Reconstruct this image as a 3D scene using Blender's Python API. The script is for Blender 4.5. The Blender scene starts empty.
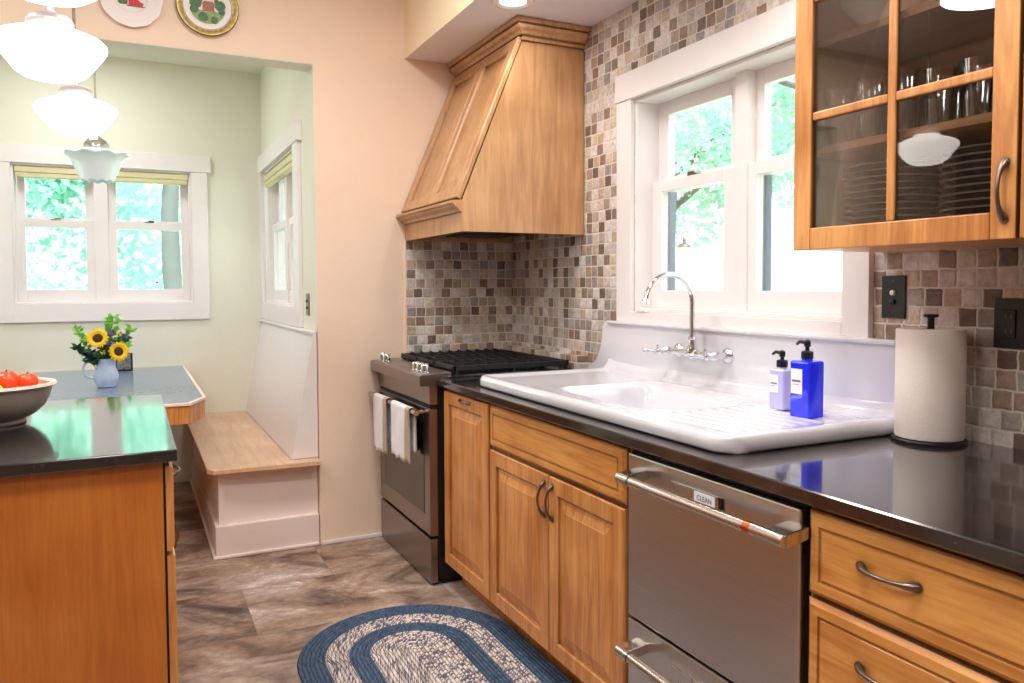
import bpy, bmesh, math, random
from mathutils import Vector, Matrix, Euler
random.seed(7)
PI = math.pi
C = bpy.context.scene.collection
sc = bpy.context.scene
sc.view_settings.view_transform = 'Standard'
sc.view_settings.look = 'None'
sc.view_settings.exposure = 0.08
sc.cycles.use_denoising = True
sc.cycles.max_bounces = 10
sc.cycles.diffuse_bounces = 5
sc.cycles.transparent_max_bounces = 24
sc.cycles.sample_clamp_indirect = 6.0
sc.cycles.caustics_reflective = False
sc.cycles.caustics_refractive = False

# ------------------------------------------------------------------ materials
def lin(c):
    return tuple(((v/255)/12.92 if v/255 <= .04045 else ((v/255+.055)/1.055)**2.4) for v in c) + (1,)

def base_mat(name):
    m = bpy.data.materials.new(name); m.use_nodes = True
    nt = m.node_tree; return m, nt, nt.nodes['Principled BSDF']

def N(nt, typ, **kw):
    n = nt.nodes.new(typ)
    for k, v in kw.items():
        if k in n.inputs: n.inputs[k].default_value = v
        else: setattr(n, k, v)
    return n

def L(nt, a, b): nt.links.new(a, b)

def simple(name, rgb, rough=.5, metal=0., spec=.5, var=.05, vscale=8., bump=0., bscale=80., coat=0., emit=None, es=0.):
    m, nt, b = base_mat(name)
    co = N(nt, 'ShaderNodeTexCoord')
    nz = N(nt, 'ShaderNodeTexNoise', Scale=vscale, Detail=3.0)
    L(nt, co.outputs['Object'], nz.inputs['Vector'])
    c = lin(rgb)
    r = N(nt, 'ShaderNodeValToRGB')
    r.color_ramp.elements[0].position = .3; r.color_ramp.elements[1].position = .7
    r.color_ramp.elements[0].color = tuple(v*(1-var) for v in c[:3])+(1,)
    r.color_ramp.elements[1].color = tuple(min(1, v*(1+var)) for v in c[:3])+(1,)
    L(nt, nz.outputs['Fac'], r.inputs['Fac']); L(nt, r.outputs['Color'], b.inputs['Base Color'])
    b.inputs['Roughness'].default_value = rough; b.inputs['Metallic'].default_value = metal
    b.inputs['Specular IOR Level'].default_value = spec
    b.inputs['Coat Weight'].default_value = coat; b.inputs['Coat Roughness'].default_value = .05
    if emit: b.inputs['Emission Color'].default_value = lin(emit); b.inputs['Emission Strength'].default_value = es
    if bump:
        n2 = N(nt, 'ShaderNodeTexNoise', Scale=bscale, Detail=4.0); bp_ = N(nt, 'ShaderNodeBump', Strength=bump, Distance=.002)
        L(nt, co.outputs['Object'], n2.inputs['Vector']); L(nt, n2.outputs['Fac'], bp_.inputs['Height']); L(nt, bp_.outputs['Normal'], b.inputs['Normal'])
    return m

def wood(name, dark, light, grain=(14, 14, 1.1), rough=.38, coat=.25, figure=.35):
    m, nt, b = base_mat(name)
    co = N(nt, 'ShaderNodeTexCoord'); oi = N(nt, 'ShaderNodeObjectInfo')
    mp = N(nt, 'ShaderNodeMapping'); mp.inputs['Scale'].default_value = grain
    ad = N(nt, 'ShaderNodeVectorMath', operation='ADD'); ml = N(nt, 'ShaderNodeMath', operation='MULTIPLY'); ml.inputs[1].default_value = 37.
    L(nt, oi.outputs['Random'], ml.inputs[0]); L(nt, co.outputs['Object'], ad.inputs[0]); L(nt, ml.outputs[0], ad.inputs[1])
    L(nt, ad.outputs[0], mp.inputs['Vector'])
    n1 = N(nt, 'ShaderNodeTexNoise', Scale=1.6, Detail=5.0, Roughness=.6, Distortion=1.2)
    L(nt, mp.outputs[0], n1.inputs['Vector'])
    n2 = N(nt, 'ShaderNodeTexNoise', Scale=9., Detail=3.0); L(nt, mp.outputs[0], n2.inputs['Vector'])
    n3 = N(nt, 'ShaderNodeTexNoise', Scale=3.5, Detail=2.0); L(nt, ad.outputs[0], n3.inputs['Vector'])
    a1 = N(nt, 'ShaderNodeMix'); a1.inputs['Factor'].default_value = .3
    L(nt, n1.outputs['Fac'], a1.inputs['A']); L(nt, n2.outputs['Fac'], a1.inputs['B'])
    a2 = N(nt, 'ShaderNodeMix'); a2.inputs['Factor'].default_value = figure
    L(nt, a1.outputs['Result'], a2.inputs['A']); L(nt, n3.outputs['Fac'], a2.inputs['B'])
    r = N(nt, 'ShaderNodeValToRGB')
    r.color_ramp.elements[0].position = .40; r.color_ramp.elements[1].position = .60
    r.color_ramp.elements[0].color = lin(dark); r.color_ramp.elements[1].color = lin(light)
    L(nt, a2.outputs['Result'], r.inputs['Fac'])
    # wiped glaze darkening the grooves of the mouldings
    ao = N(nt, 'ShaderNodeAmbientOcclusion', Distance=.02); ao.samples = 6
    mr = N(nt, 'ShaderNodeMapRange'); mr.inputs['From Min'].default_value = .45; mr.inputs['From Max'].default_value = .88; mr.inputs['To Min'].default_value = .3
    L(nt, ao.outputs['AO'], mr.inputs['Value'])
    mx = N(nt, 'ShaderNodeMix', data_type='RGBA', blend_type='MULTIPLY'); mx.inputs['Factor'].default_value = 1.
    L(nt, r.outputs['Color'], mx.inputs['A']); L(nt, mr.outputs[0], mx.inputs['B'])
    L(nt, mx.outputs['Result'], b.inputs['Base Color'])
    b.inputs['Roughness'].default_value = rough; b.inputs['Coat Weight'].default_value = coat; b.inputs['Coat Roughness'].default_value = .25
    bu = N(nt, 'ShaderNodeBump', Strength=.06, Distance=.001); L(nt, n2.outputs['Fac'], bu.inputs['Height']); L(nt, bu.outputs['Normal'], b.inputs['Normal'])
    return m

def tile_mat(name, axis):
    m, nt, b = base_mat(name)
    co = N(nt, 'ShaderNodeTexCoord'); sp = N(nt, 'ShaderNodeSeparateXYZ'); L(nt, co.outputs['Object'], sp.inputs[0])
    wob = N(nt, 'ShaderNodeTexNoise', Scale=30., Detail=2.0); L(nt, co.outputs['Object'], wob.inputs['Vector'])
    def M(op, a, bb=None, v=None):
        n = N(nt, 'ShaderNodeMath', operation=op)
        L(nt, a, n.inputs[0])
        if bb is not None: L(nt, bb, n.inputs[1])
        if v is not None: n.inputs[1].default_value = v
        return n.outputs[0]
    T = .0525
    w = M('MULTIPLY', M('SUBTRACT', wob.outputs['Fac'], v=.5), v=.16)
    v_ = M('ADD', M('DIVIDE', sp.outputs['Z'], v=.0502), w)
    row = M('FLOOR', v_)
    wn0 = N(nt, 'ShaderNodeTexWhiteNoise', noise_dimensions='1D'); L(nt, row, wn0.inputs['W'])
    u_ = M('ADD', M('ADD', M('DIVIDE', sp.outputs[axis], v=T), w), M('MULTIPLY', wn0.outputs['Value'], v=.55))
    cu = M('FLOOR', u_); fu = M('SUBTRACT', u_, cu); fv = M('SUBTRACT', v_, row)
    eu = M('MINIMUM', fu, M('SUBTRACT', N1(nt, 1.0), fu)); ev = M('MINIMUM', fv, M('SUBTRACT', N1(nt, 1.0), fv))
    ed = M('MINIMUM', eu, ev)
    cv = N(nt, 'ShaderNodeCombineXYZ'); L(nt, cu, cv.inputs[0]); L(nt, row, cv.inputs[1])
    wn = N(nt, 'ShaderNodeTexWhiteNoise', noise_dimensions='2D'); L(nt, cv.outputs[0], wn.inputs['Vector'])
    rp = N(nt, 'ShaderNodeValToRGB'); rp.color_ramp.interpolation = 'CONSTANT'
    cols = [(0, (226, 216, 210)), (.20, (206, 196, 188)), (.34, (200, 176, 152)), (.44, (176, 152, 134)), (.55, (188, 176, 168)), (.66, (150, 126, 110)), (.76, (216, 198, 180)), (.87, (122, 102, 92)), (.94, (160, 152, 150))]
    el = rp.color_ramp.elements; el[0].position = 0; el[0].color = lin(cols[0][1]); el[1].position = cols[1][0]; el[1].color = lin(cols[1][1])
    for p_, c_ in cols[2:]: e = el.new(p_); e.color = lin(c_)
    L(nt, wn.outputs['Value'], rp.inputs['Fac'])
    # stone marbling, different on every tile
    va = N(nt, 'ShaderNodeVectorMath', operation='ADD'); sc_ = N(nt, 'ShaderNodeVectorMath', operation='SCALE'); sc_.inputs['Scale'].default_value = 9.
    L(nt, wn.outputs['Color'], sc_.inputs[0]); L(nt, co.outputs['Object'], va.inputs[0]); L(nt, sc_.outputs[0], va.inputs[1])
    mz = N(nt, 'ShaderNodeTexNoise', Scale=42., Detail=8.0, Roughness=.72, Distortion=.15); L(nt, va.outputs[0], mz.inputs['Vector'])
    mr = N(nt, 'ShaderNodeMapRange'); mr.inputs['From Min'].default_value = .3; mr.inputs['From Max'].default_value = .7; mr.inputs['To Min'].default_value = .62; mr.inputs['To Max'].default_value = 1.22
    L(nt, mz.outputs['Fac'], mr.inputs['Value'])
    mm = N(nt, 'ShaderNodeMix', data_type='RGBA', blend_type='MULTIPLY'); mm.inputs['Factor'].default_value = 1.
    L(nt, rp.outputs['Color'], mm.inputs['A']); L(nt, mr.outputs[0], mm.inputs['B'])
    gr = N(nt, 'ShaderNodeMapRange'); gr.inputs['From Min'].default_value = .035; gr.inputs['From Max'].default_value = .06
    L(nt, ed, gr.inputs['Value'])
    mg = N(nt, 'ShaderNodeMix', data_type='RGBA'); mg.inputs['A'].default_value = lin((222, 214, 206))
    L(nt, gr.outputs[0], mg.inputs['Factor']); L(nt, mm.outputs['Result'], mg.inputs['B']); L(nt, mg.outputs['Result'], b.inputs['Base Color'])
    b.inputs['Roughness'].default_value = .55
    g2 = N(nt, 'ShaderNodeMapRange'); g2.inputs['From Min'].default_value = .02; g2.inputs['From Max'].default_value = .14; L(nt, ed, g2.inputs['Value'])
    h = M('ADD', g2.outputs[0], M('MULTIPLY', mz.outputs['Fac'], v=.35))
    bu = N(nt, 'ShaderNodeBump', Strength=.55, Distance=.004); L(nt, h, bu.inputs['Height']); L(nt, bu.outputs['Normal'], b.inputs['Normal'])
    return m

def N1(nt, v):
    n = nt.nodes.new('ShaderNodeValue'); n.outputs[0].default_value = v; return n.outputs[0]

def floor_mat():
    m, nt, b = base_mat('slate_vinyl')
    co = N(nt, 'ShaderNodeTexCoord')
    br = N(nt, 'ShaderNodeTexBrick', Scale=1.0, offset=.5); br.inputs['Brick Width'].default_value = .80; br.inputs['Row Height'].default_value = .50
    br.inputs['Mortar Size'].default_value = .0016; br.inputs['Mortar Smooth'].default_value = .2
    br.inputs['Color1'].default_value = (0, 0, 0, 1); br.inputs['Color2'].default_value = (1, 1, 1, 1); br.inputs['Mortar'].default_value = (.5, .5, .5, 1)
    L(nt, co.outputs['Object'], br.inputs['Vector'])
    sv = N(nt, 'ShaderNodeVectorMath', operation='SCALE'); sv.inputs['Scale'].default_value = 7.; L(nt, br.outputs['Color'], sv.inputs[0])
    ad = N(nt, 'ShaderNodeVectorMath', operation='ADD'); L(nt, co.outputs['Object'], ad.inputs[0]); L(nt, sv.outputs[0], ad.inputs[1])
    mp = N(nt, 'ShaderNodeMapping'); mp.inputs['Scale'].default_value = (1.0, 1.5, 1); mp.inputs['Rotation'].default_value = (0, 0, .5); L(nt, ad.outputs[0], mp.inputs['Vector'])
    n1 = N(nt, 'ShaderNodeTexNoise', Scale=2.4, Detail=8.0, Roughness=.62, Distortion=1.0); L(nt, mp.outputs[0], n1.inputs['Vector'])
    n2 = N(nt, 'ShaderNodeTexNoise', Scale=1.1, Detail=5.0, Roughness=.6, Distortion=1.5); L(nt, mp.outputs[0], n2.inputs['Vector'])
    n3 = N(nt, 'ShaderNodeTexNoise', Scale=26., Detail=6.0, Roughness=.75); L(nt, mp.outputs[0], n3.inputs['Vector'])
    r1 = N(nt, 'ShaderNodeValToRGB'); e = r1.color_ramp.elements
    e[0].position = .34; e[0].color = lin((84, 72, 68)); e[1].position = .66; e[1].color = lin((228, 214, 204))
    x = e.new(.44); x.color = lin((138, 120, 110)); x = e.new(.52); x.color = lin((176, 154, 138)); x = e.new(.59); x.color = lin((188, 172, 162))
    L(nt, n1.outputs['Fac'], r1.inputs['Fac'])
    r2 = N(nt, 'ShaderNodeValToRGB'); e = r2.color_ramp.elements
    e[0].position = .4; e[0].color = (.78, .66, .56, 1); e[1].position = .62; e[1].color = (1.0, 1.02, 1.08, 1)
    L(nt, n2.outputs['Fac'], r2.inputs['Fac'])
    mx = N(nt, 'ShaderNodeMix', data_type='RGBA', blend_type='MULTIPLY'); mx.inputs['Factor'].default_value = .9
    L(nt, r1.outputs['Color'], mx.inputs['A']); L(nt, r2.outputs['Color'], mx.inputs['B'])
    m3 = N(nt, 'ShaderNodeMapRange'); m3.inputs['From Min'].default_value = .3; m3.inputs['From Max'].default_value = .7; m3.inputs['To Min'].default_value = .62; m3.inputs['To Max'].default_value = 1.3
    L(nt, n3.outputs['Fac'], m3.inputs['Value'])
    mb = N(nt, 'ShaderNodeMix', data_type='RGBA', blend_type='MULTIPLY'); mb.inputs['Factor'].default_value = 1.
    L(nt, mx.outputs['Result'], mb.inputs['A']); L(nt, m3.outputs[0], mb.inputs['B'])
    mo = N(nt, 'ShaderNodeMix', data_type='RGBA'); L(nt, br.outputs['Fac'], mo.inputs['Factor']); L(nt, mb.outputs['Result'], mo.inputs['A']); mo.inputs['B'].default_value = lin((126, 110, 100))
    L(nt, mo.outputs['Result'], b.inputs['Base Color'])
    b.inputs['Roughness'].default_value = .42
    bu = N(nt, 'ShaderNodeBump', Strength=.25, Distance=.003); L(nt, n3.outputs['Fac'], bu.inputs['Height']); L(nt, bu.outputs['Normal'], b.inputs['Normal'])
    return m

def counter_mat():
    m, nt, b = base_mat('dark_stone_counter')
    co = N(nt, 'ShaderNodeTexCoord')
    n1 = N(nt, 'ShaderNodeTexNoise', Scale=30., Detail=9.0, Roughness=.75, Distortion=1.2); L(nt, co.outputs['Object'], n1.inputs['Vector'])
    r = N(nt, 'ShaderNodeValToRGB'); e = r.color_ramp.elements
    e[0].position = .46; e[0].color = lin((30, 27, 28)); e[1].position = .72; e[1].color = lin((110, 98, 94))
    x = e.new(.60); x.color = lin((46, 40, 39))
    L(nt, n1.outputs['Fac'], r.inputs['Fac']); L(nt, r.outputs['Color'], b.inputs['Base Color'])
    b.inputs['Roughness'].default_value = .12; b.inputs['Specular IOR Level'].default_value = .9; b.inputs['Coat Weight'].default_value = .5; b.inputs['Coat Roughness'].default_value = .06; b.inputs['Coat IOR'].default_value = 1.7
    return m

def steel(name, rgb=(176, 172, 168), rough=.28, axis=(1, 1, 120)):
    m, nt, b = base_mat(name)
    co = N(nt, 'ShaderNodeTexCoord'); mp = N(nt, 'ShaderNodeMapping'); mp.inputs['Scale'].default_value = axis; L(nt, co.outputs['Object'], mp.inputs['Vector'])
    n = N(nt, 'ShaderNodeTexNoise', Scale=6., Detail=4.0); L(nt, mp.outputs[0], n.inputs['Vector'])
    r = N(nt, 'ShaderNodeValToRGB'); c = lin(rgb)
    r.color_ramp.elements[0].position = .3; r.color_ramp.elements[1].position = .7
    r.color_ramp.elements[0].color = tuple(v*.93 for v in c[:3])+(1,); r.color_ramp.elements[1].color = tuple(min(1, v*1.05) for v in c[:3])+(1,)
    L(nt, n.outputs['Fac'], r.inputs['Fac']); L(nt, r.outputs['Color'], b.inputs['Base Color'])
    b.inputs['Metallic'].default_value = 1.; b.inputs['Roughness'].default_value = rough
    bu = N(nt, 'ShaderNodeBump', Strength=.05, Distance=.0005); L(nt, n.outputs['Fac'], bu.inputs['Height']); L(nt, bu.outputs['Normal'], b.inputs['Normal'])
    return m

def thin_glass(name, tint=(1, 1, 1), refl=1.0, rough=0.0, base=0.0):
    m = bpy.data.materials.new(name); m.use_nodes = True; nt = m.node_tree; nt.nodes.clear()
    out = N(nt, 'ShaderNodeOutputMaterial'); mix = N(nt, 'ShaderNodeMixShader'); tr = N(nt, 'ShaderNodeBsdfTransparent'); gl = N(nt, 'ShaderNodeBsdfGlossy', Roughness=rough)
    tr.inputs['Color'].default_value = (*tint, 1)
    fr = N(nt, 'ShaderNodeFresnel', IOR=1.5); mu = N(nt, 'ShaderNodeMath', operation='MULTIPLY_ADD'); mu.inputs[1].default_value = refl; mu.inputs[2].default_value = base
    mu.use_clamp = True
    nz = N(nt, 'ShaderNodeTexNoise', Scale=3.); co = N(nt, 'ShaderNodeTexCoord'); L(nt, co.outputs['Object'], nz.inputs['Vector'])
    bu = N(nt, 'ShaderNodeBump', Strength=.01, Distance=.001); L(nt, nz.outputs['Fac'], bu.inputs['Height']); L(nt, bu.outputs['Normal'], gl.inputs['Normal'])
    L(nt, fr.outputs[0], mu.inputs[0]); L(nt, mu.outputs[0], mix.inputs[0]); L(nt, tr.outputs[0], mix.inputs[1]); L(nt, gl.outputs[0], mix.inputs[2]); L(nt, mix.outputs[0], out.inputs[0])
    return m

def rug_mat(cx, y0, y1):
    m, nt, b = base_mat('braided_rug')
    co = N(nt, 'ShaderNodeTexCoord'); sp = N(nt, 'ShaderNodeSeparateXYZ'); L(nt, co.outputs['Object'], sp.inputs[0])
    def M(op, a, v=None, bb=None):
        n = N(nt, 'ShaderNodeMath', operation=op); L(nt, a, n.inputs[0])
        if v is not None: n.inputs[1].default_value = v
        if bb is not None: L(nt, bb, n.inputs[1])
        return n.outputs[0]
    dx = sp.outputs['X']
    yc = M('MINIMUM', M('MAXIMUM', sp.outputs['Y'], y0), y1); dy = M('SUBTRACT', sp.outputs['Y'], None, yc)
    d = M('SQRT', M('ADD', M('MULTIPLY', dx, None, dx), None, M('MULTIPLY', dy, None, dy)))
    # bands
    def step(lo): return M('GREATER_THAN', d, lo)
    t1 = step(.15); t2 = step(.225); t3 = step(.305)
    isblue = M('ADD', M('SUBTRACT', t1, None, t2), None, t3)
    # braid cells
    ring = M('DIVIDE', d, .4/28)
    rf = M('FLOOR', ring); rfr = M('SUBTRACT', ring, None, rf)
    ang = N(nt, 'ShaderNodeMath', operation='ARCTAN2'); L(nt, dy, ang.inputs[0]); L(nt, dx, ang.inputs[1])
    s = M('ADD', M('MULTIPLY', ang.outputs[0], None, M('ADD', d, .001)), None, yc)
    cell = M('FLOOR', M('ADD', M('DIVIDE', s, .011), None, M('MULTIPLY', rf, .5)))
    cv = N(nt, 'ShaderNodeCombineXYZ'); L(nt, rf, cv.inputs[0]); L(nt, cell, cv.inputs[1])
    sl = M('ADD', M('DIVIDE', s, .0058), None, M('MULTIPLY', M('ABSOLUTE', M('SUBTRACT', rfr, .5)), 1.6))
    cv2 = N(nt, 'ShaderNodeCombineXYZ'); L(nt, rf, cv2.inputs[0]); L(nt, M('FLOOR', sl), cv2.inputs[1]); 
    wn = N(nt, 'ShaderNodeTexWhiteNoise', noise_dimensions='2D'); L(nt, cv2.outputs[0], wn.inputs['Vector'])
    rt = N(nt, 'ShaderNodeValToRGB'); rt.color_ramp.interpolation = 'CONSTANT'; e = rt.color_ramp.elements
    e[0].position = 0; e[0].color = lin((222, 212, 206)); e[1].position = .42; e[1].color = lin((84, 92, 118)); x = e.new(.68); x.color = lin((192, 172, 160)); x = e.new(.86); x.color = lin((120, 116, 126))
    L(nt, wn.outputs['Value'], rt.inputs['Fac'])
    rb = N(nt, 'ShaderNodeValToRGB'); e = rb.color_ramp.elements
    e[0].color = lin((44, 66, 92)); e[1].color = lin((82, 106, 136)); L(nt, wn.outputs['Value'], rb.inputs['Fac'])
    mx = N(nt, 'ShaderNodeMix', data_type='RGBA'); L(nt, isblue, mx.inputs['Factor']); L(nt, rt.outputs['Color'], mx.inputs['A']); L(nt, rb.outputs['Color'], mx.inputs['B'])
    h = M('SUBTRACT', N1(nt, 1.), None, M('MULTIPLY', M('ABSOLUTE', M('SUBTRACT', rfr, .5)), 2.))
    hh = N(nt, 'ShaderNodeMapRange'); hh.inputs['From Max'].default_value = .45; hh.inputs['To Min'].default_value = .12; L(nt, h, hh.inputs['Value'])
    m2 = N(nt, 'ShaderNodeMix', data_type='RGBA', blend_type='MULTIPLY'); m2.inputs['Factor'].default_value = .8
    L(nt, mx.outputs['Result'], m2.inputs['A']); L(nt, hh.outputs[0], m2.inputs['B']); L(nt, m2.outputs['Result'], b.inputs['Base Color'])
    b.inputs['Roughness'].default_value = .95
    bu = N(nt, 'ShaderNodeBump', Strength=.7, Distance=.004); L(nt, h, bu.inputs['Height']); L(nt, bu.outputs['Normal'], b.inputs['Normal'])
    return m

M_wall = simple('peach_plaster', (243, 219, 197), .85, bump=.05, var=.015)
M_back = simple('beige_plaster', (232, 206, 178), .85, bump=.05, var=.015)
M_nook = simple('cream_plaster', (230, 229, 214), .85, bump=.04, var=.01)
M_wallL = simple('taupe_plaster', (150, 132, 116), .85, bump=.05, var=.015)
M_ceil = simple('ceiling_white', (240, 238, 240), .9, var=.01)
M_soffit = simple('soffit_white', (226, 222, 232), .9, var=.01)
M_soface = simple('soffit_face_cream', (246, 224, 190), .9, var=.01)
M_trim = simple('white_trim', (236, 230, 230), .4, var=.01)
M_bench = simple('bench_white', (240, 226, 220), .45, var=.015, vscale=3)
M_tileR = tile_mat('tumbled_stone_mosaic_y', 'Y'); M_tileB = tile_mat('tumbled_stone_mosaic_x', 'X')
M_floor = floor_mat(); M_counter = counter_mat()
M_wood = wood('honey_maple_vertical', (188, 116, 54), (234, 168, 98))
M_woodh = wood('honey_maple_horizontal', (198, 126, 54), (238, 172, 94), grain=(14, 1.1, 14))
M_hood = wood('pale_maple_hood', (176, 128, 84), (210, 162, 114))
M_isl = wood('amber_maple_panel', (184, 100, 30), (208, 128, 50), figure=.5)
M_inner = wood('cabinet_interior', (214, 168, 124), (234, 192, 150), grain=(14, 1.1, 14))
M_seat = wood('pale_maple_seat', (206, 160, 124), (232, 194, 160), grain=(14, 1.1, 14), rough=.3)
M_dark = simple('near_black', (14, 13, 14), .5)
M_steel = steel('brushed_steel', (204, 200, 196), .31); M_steelv = steel('brushed_steel_bar', (205, 198, 190), .22, (120, 1, 120))
M_rangest = steel('dark_stainless', (150, 142, 138), .3)
M_chrome = simple('chrome', (232, 234, 238), .07, 1., var=.01)
M_copper = simple('copper_band', (214, 120, 78), .25, 1., var=.02)
M_pewter = simple('pewter_handle', (132, 120, 110), .33, 1., var=.05)
M_iron = simple('cast_iron_grate', (30, 31, 33), .45, bump=.1)
M_ovengl = simple('black_oven_glass', (26, 24, 24), .08, spec=.9)
M_enamel = simple('white_porcelain', (222, 221, 228), .12, spec=.6, var=.006, coat=.6)
M_black = simple('black_plastic', (20, 20, 24), .35)
M_plate = simple('black_wall_plate', (28, 30, 30), .3)
M_paper = simple('white_paper', (244, 234, 226), .95, bump=.5, bscale=160, var=.02)
M_paperlabel = simple('paper_label', (240, 242, 250), .6)
M_ink = simple('grey_ink', (110, 112, 124), .6)
M_inkdk = simple('dark_ink', (50, 48, 50), .6)
M_towel = simple('white_towel', (240, 240, 246), .95, bump=.5, bscale=300)
M_tan = simple('tan_stripe', (190, 166, 142), .95, bump=.5, bscale=300)
M_tabletop = simple('slate_blue_laminate', (120, 136, 158), .2, var=.04, vscale=60, spec=.6)
M_edge = simple('cream_table_edge', (240, 222, 206), .45)
M_shade = simple('cream_roller_shade', (214, 206, 166), .8, bump=.1)
M_glass = thin_glass('window_glass', (.97, 1, .99), .6)
M_cabgl = thin_glass('cabinet_glass', (.97, .96, .95), .75, base=.0)
M_drink = thin_glass('drinking_glass', (.95, .97, .97), 1.6, base=.10)
M_bluegl = simple('blue_bottle', (24, 40, 214), .08, spec=.7, emit=(20, 40, 235), es=.25, var=.25, vscale=14)  # faint blue emission added so the bottle itself glows
M_lavgl = simple('lavender_bottle', (196, 194, 238), .1, spec=.7, var=.1)
M_opal = simple('opal_glass_lit', (255, 250, 244), .3, emit=(255, 248, 240), es=5.5)
M_opaloff = simple('opal_glass_unlit_glow', (226, 240, 242), .15, spec=.6, emit=(220, 245, 245), es=.12)  # slight glow put into the glass although this pendant is off
M_stone = simple('stoneware_grey', (150, 138, 126), .4, bump=.1, var=.1)
M_rimst = simple('stoneware_rim', (226, 208, 196), .35)
M_bowlin = simple('stoneware_inside', (214, 178, 158), .4)
M_tom = simple('tomato_red', (236, 76, 30), .2, spec=.6, var=.15)
M_orng = simple('orange_skin', (248, 176, 40), .4, var=.1)
M_lime = simple('yellow_green_skin', (238, 214, 84), .35, var=.1)
M_stem = simple('green_stem', (62, 112, 50), .6)
M_leafd = simple('dark_leaf', (44, 92, 52), .55, var=.3, vscale=40)
M_leafl = simple('light_leaf', (126, 196, 60), .55, var=.2, vscale=40)
M_petal = simple('sunflower_yellow', (252, 206, 20), .6, var=.1, vscale=60)
M_seed = simple('sunflower_centre', (74, 38, 18), .8, bump=.5)
M_purple = simple('purple_petal', (120, 104, 190), .6, var=.15)
M_yellow = simple('small_yellow_petal', (240, 220, 90), .6)
M_jug = simple('pale_blue_glazed_jug', (186, 204, 232), .12, var=.12, vscale=30, spec=.6)
M_china = simple('white_china', (246, 240, 238), .2, spec=.5, var=.01)
M_gold = simple('gilt_rim', (196, 172, 104), .35, .6, var=.3, vscale=60)
M_brown = simple('dark_brown_rim', (92, 70, 50), .4)
M_red = simple('painted_red', (214, 52, 66), .5)
M_green = simple('painted_green', (84, 120, 84), .6, var=.3, vscale=60)
M_lawn = simple('painted_lawn', (140, 168, 112), .6, var=.2, vscale=60)
M_brick = simple('painted_house', (170, 110, 96), .6)
M_sky = simple('painted_sky', (232, 230, 224), .6)
M_darkplate = simple('charcoal_plate', (84, 76, 76), .22, spec=.8)
M_platerim = simple('grey_plate_rim', (168, 158, 154), .3)
M_cream = simple('cream_ceramic', (250, 242, 230), .2, var=.02)
M_nickel = simple('satin_nickel', (224, 216, 222), .35, .7)
M_light = simple('recessed_lens', (230, 236, 246), .4, emit=(226, 236, 250), es=.9)
M_track = simple('blue_grey_screen_track', (72, 96, 120), .4)
M_bark = simple('grey_bark', (84, 86, 84), .9, bump=.6, bscale=20)
M_grass = simple('lawn_grass', (196, 214, 180), .95, var=.2)
M_stucco = simple('white_stucco', (248, 250, 250), .8)
M_postw = simple('pale_yellow_post', (250, 236, 190), .7)
M_pic = simple('photo_print', (120, 118, 120), .4, var=.7, vscale=60)

def leaf_mat(name, a, b_):
    m, nt, b = base_mat(name)
    oi = N(nt, 'ShaderNodeTexCoord'); nz = N(nt, 'ShaderNodeTexNoise', Scale=2.2, Detail=4.0); L(nt, oi.outputs['Object'], nz.inputs['Vector'])
    r = N(nt, 'ShaderNodeValToRGB'); r.color_ramp.elements[0].position = .35; r.color_ramp.elements[1].position = .65
    r.color_ramp.elements[0].color = lin(a); r.color_ramp.elements[1].color = lin(b_)
    L(nt, nz.outputs['Fac'], r.inputs['Fac']); L(nt, r.outputs['Color'], b.inputs['Base Color'])
    b.inputs['Roughness'].default_value = .8
    tl = N(nt, 'ShaderNodeBsdfTranslucent'); L(nt, r.outputs['Color'], tl.inputs['Color'])
    mix = N(nt, 'ShaderNodeMixShader'); mix.inputs[0].default_value = .5
    out = nt.nodes['Material Output']; L(nt, b.outputs[0], mix.inputs[1]); L(nt, tl.outputs[0], mix.inputs[2]); L(nt, mix.outputs[0], out.inputs[0])
    return m
M_fol = leaf_mat('bright_foliage', (160, 208, 192), (214, 238, 228))
M_fol2 = leaf_mat('pale_foliage', (172, 218, 200), (226, 244, 232))

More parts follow.
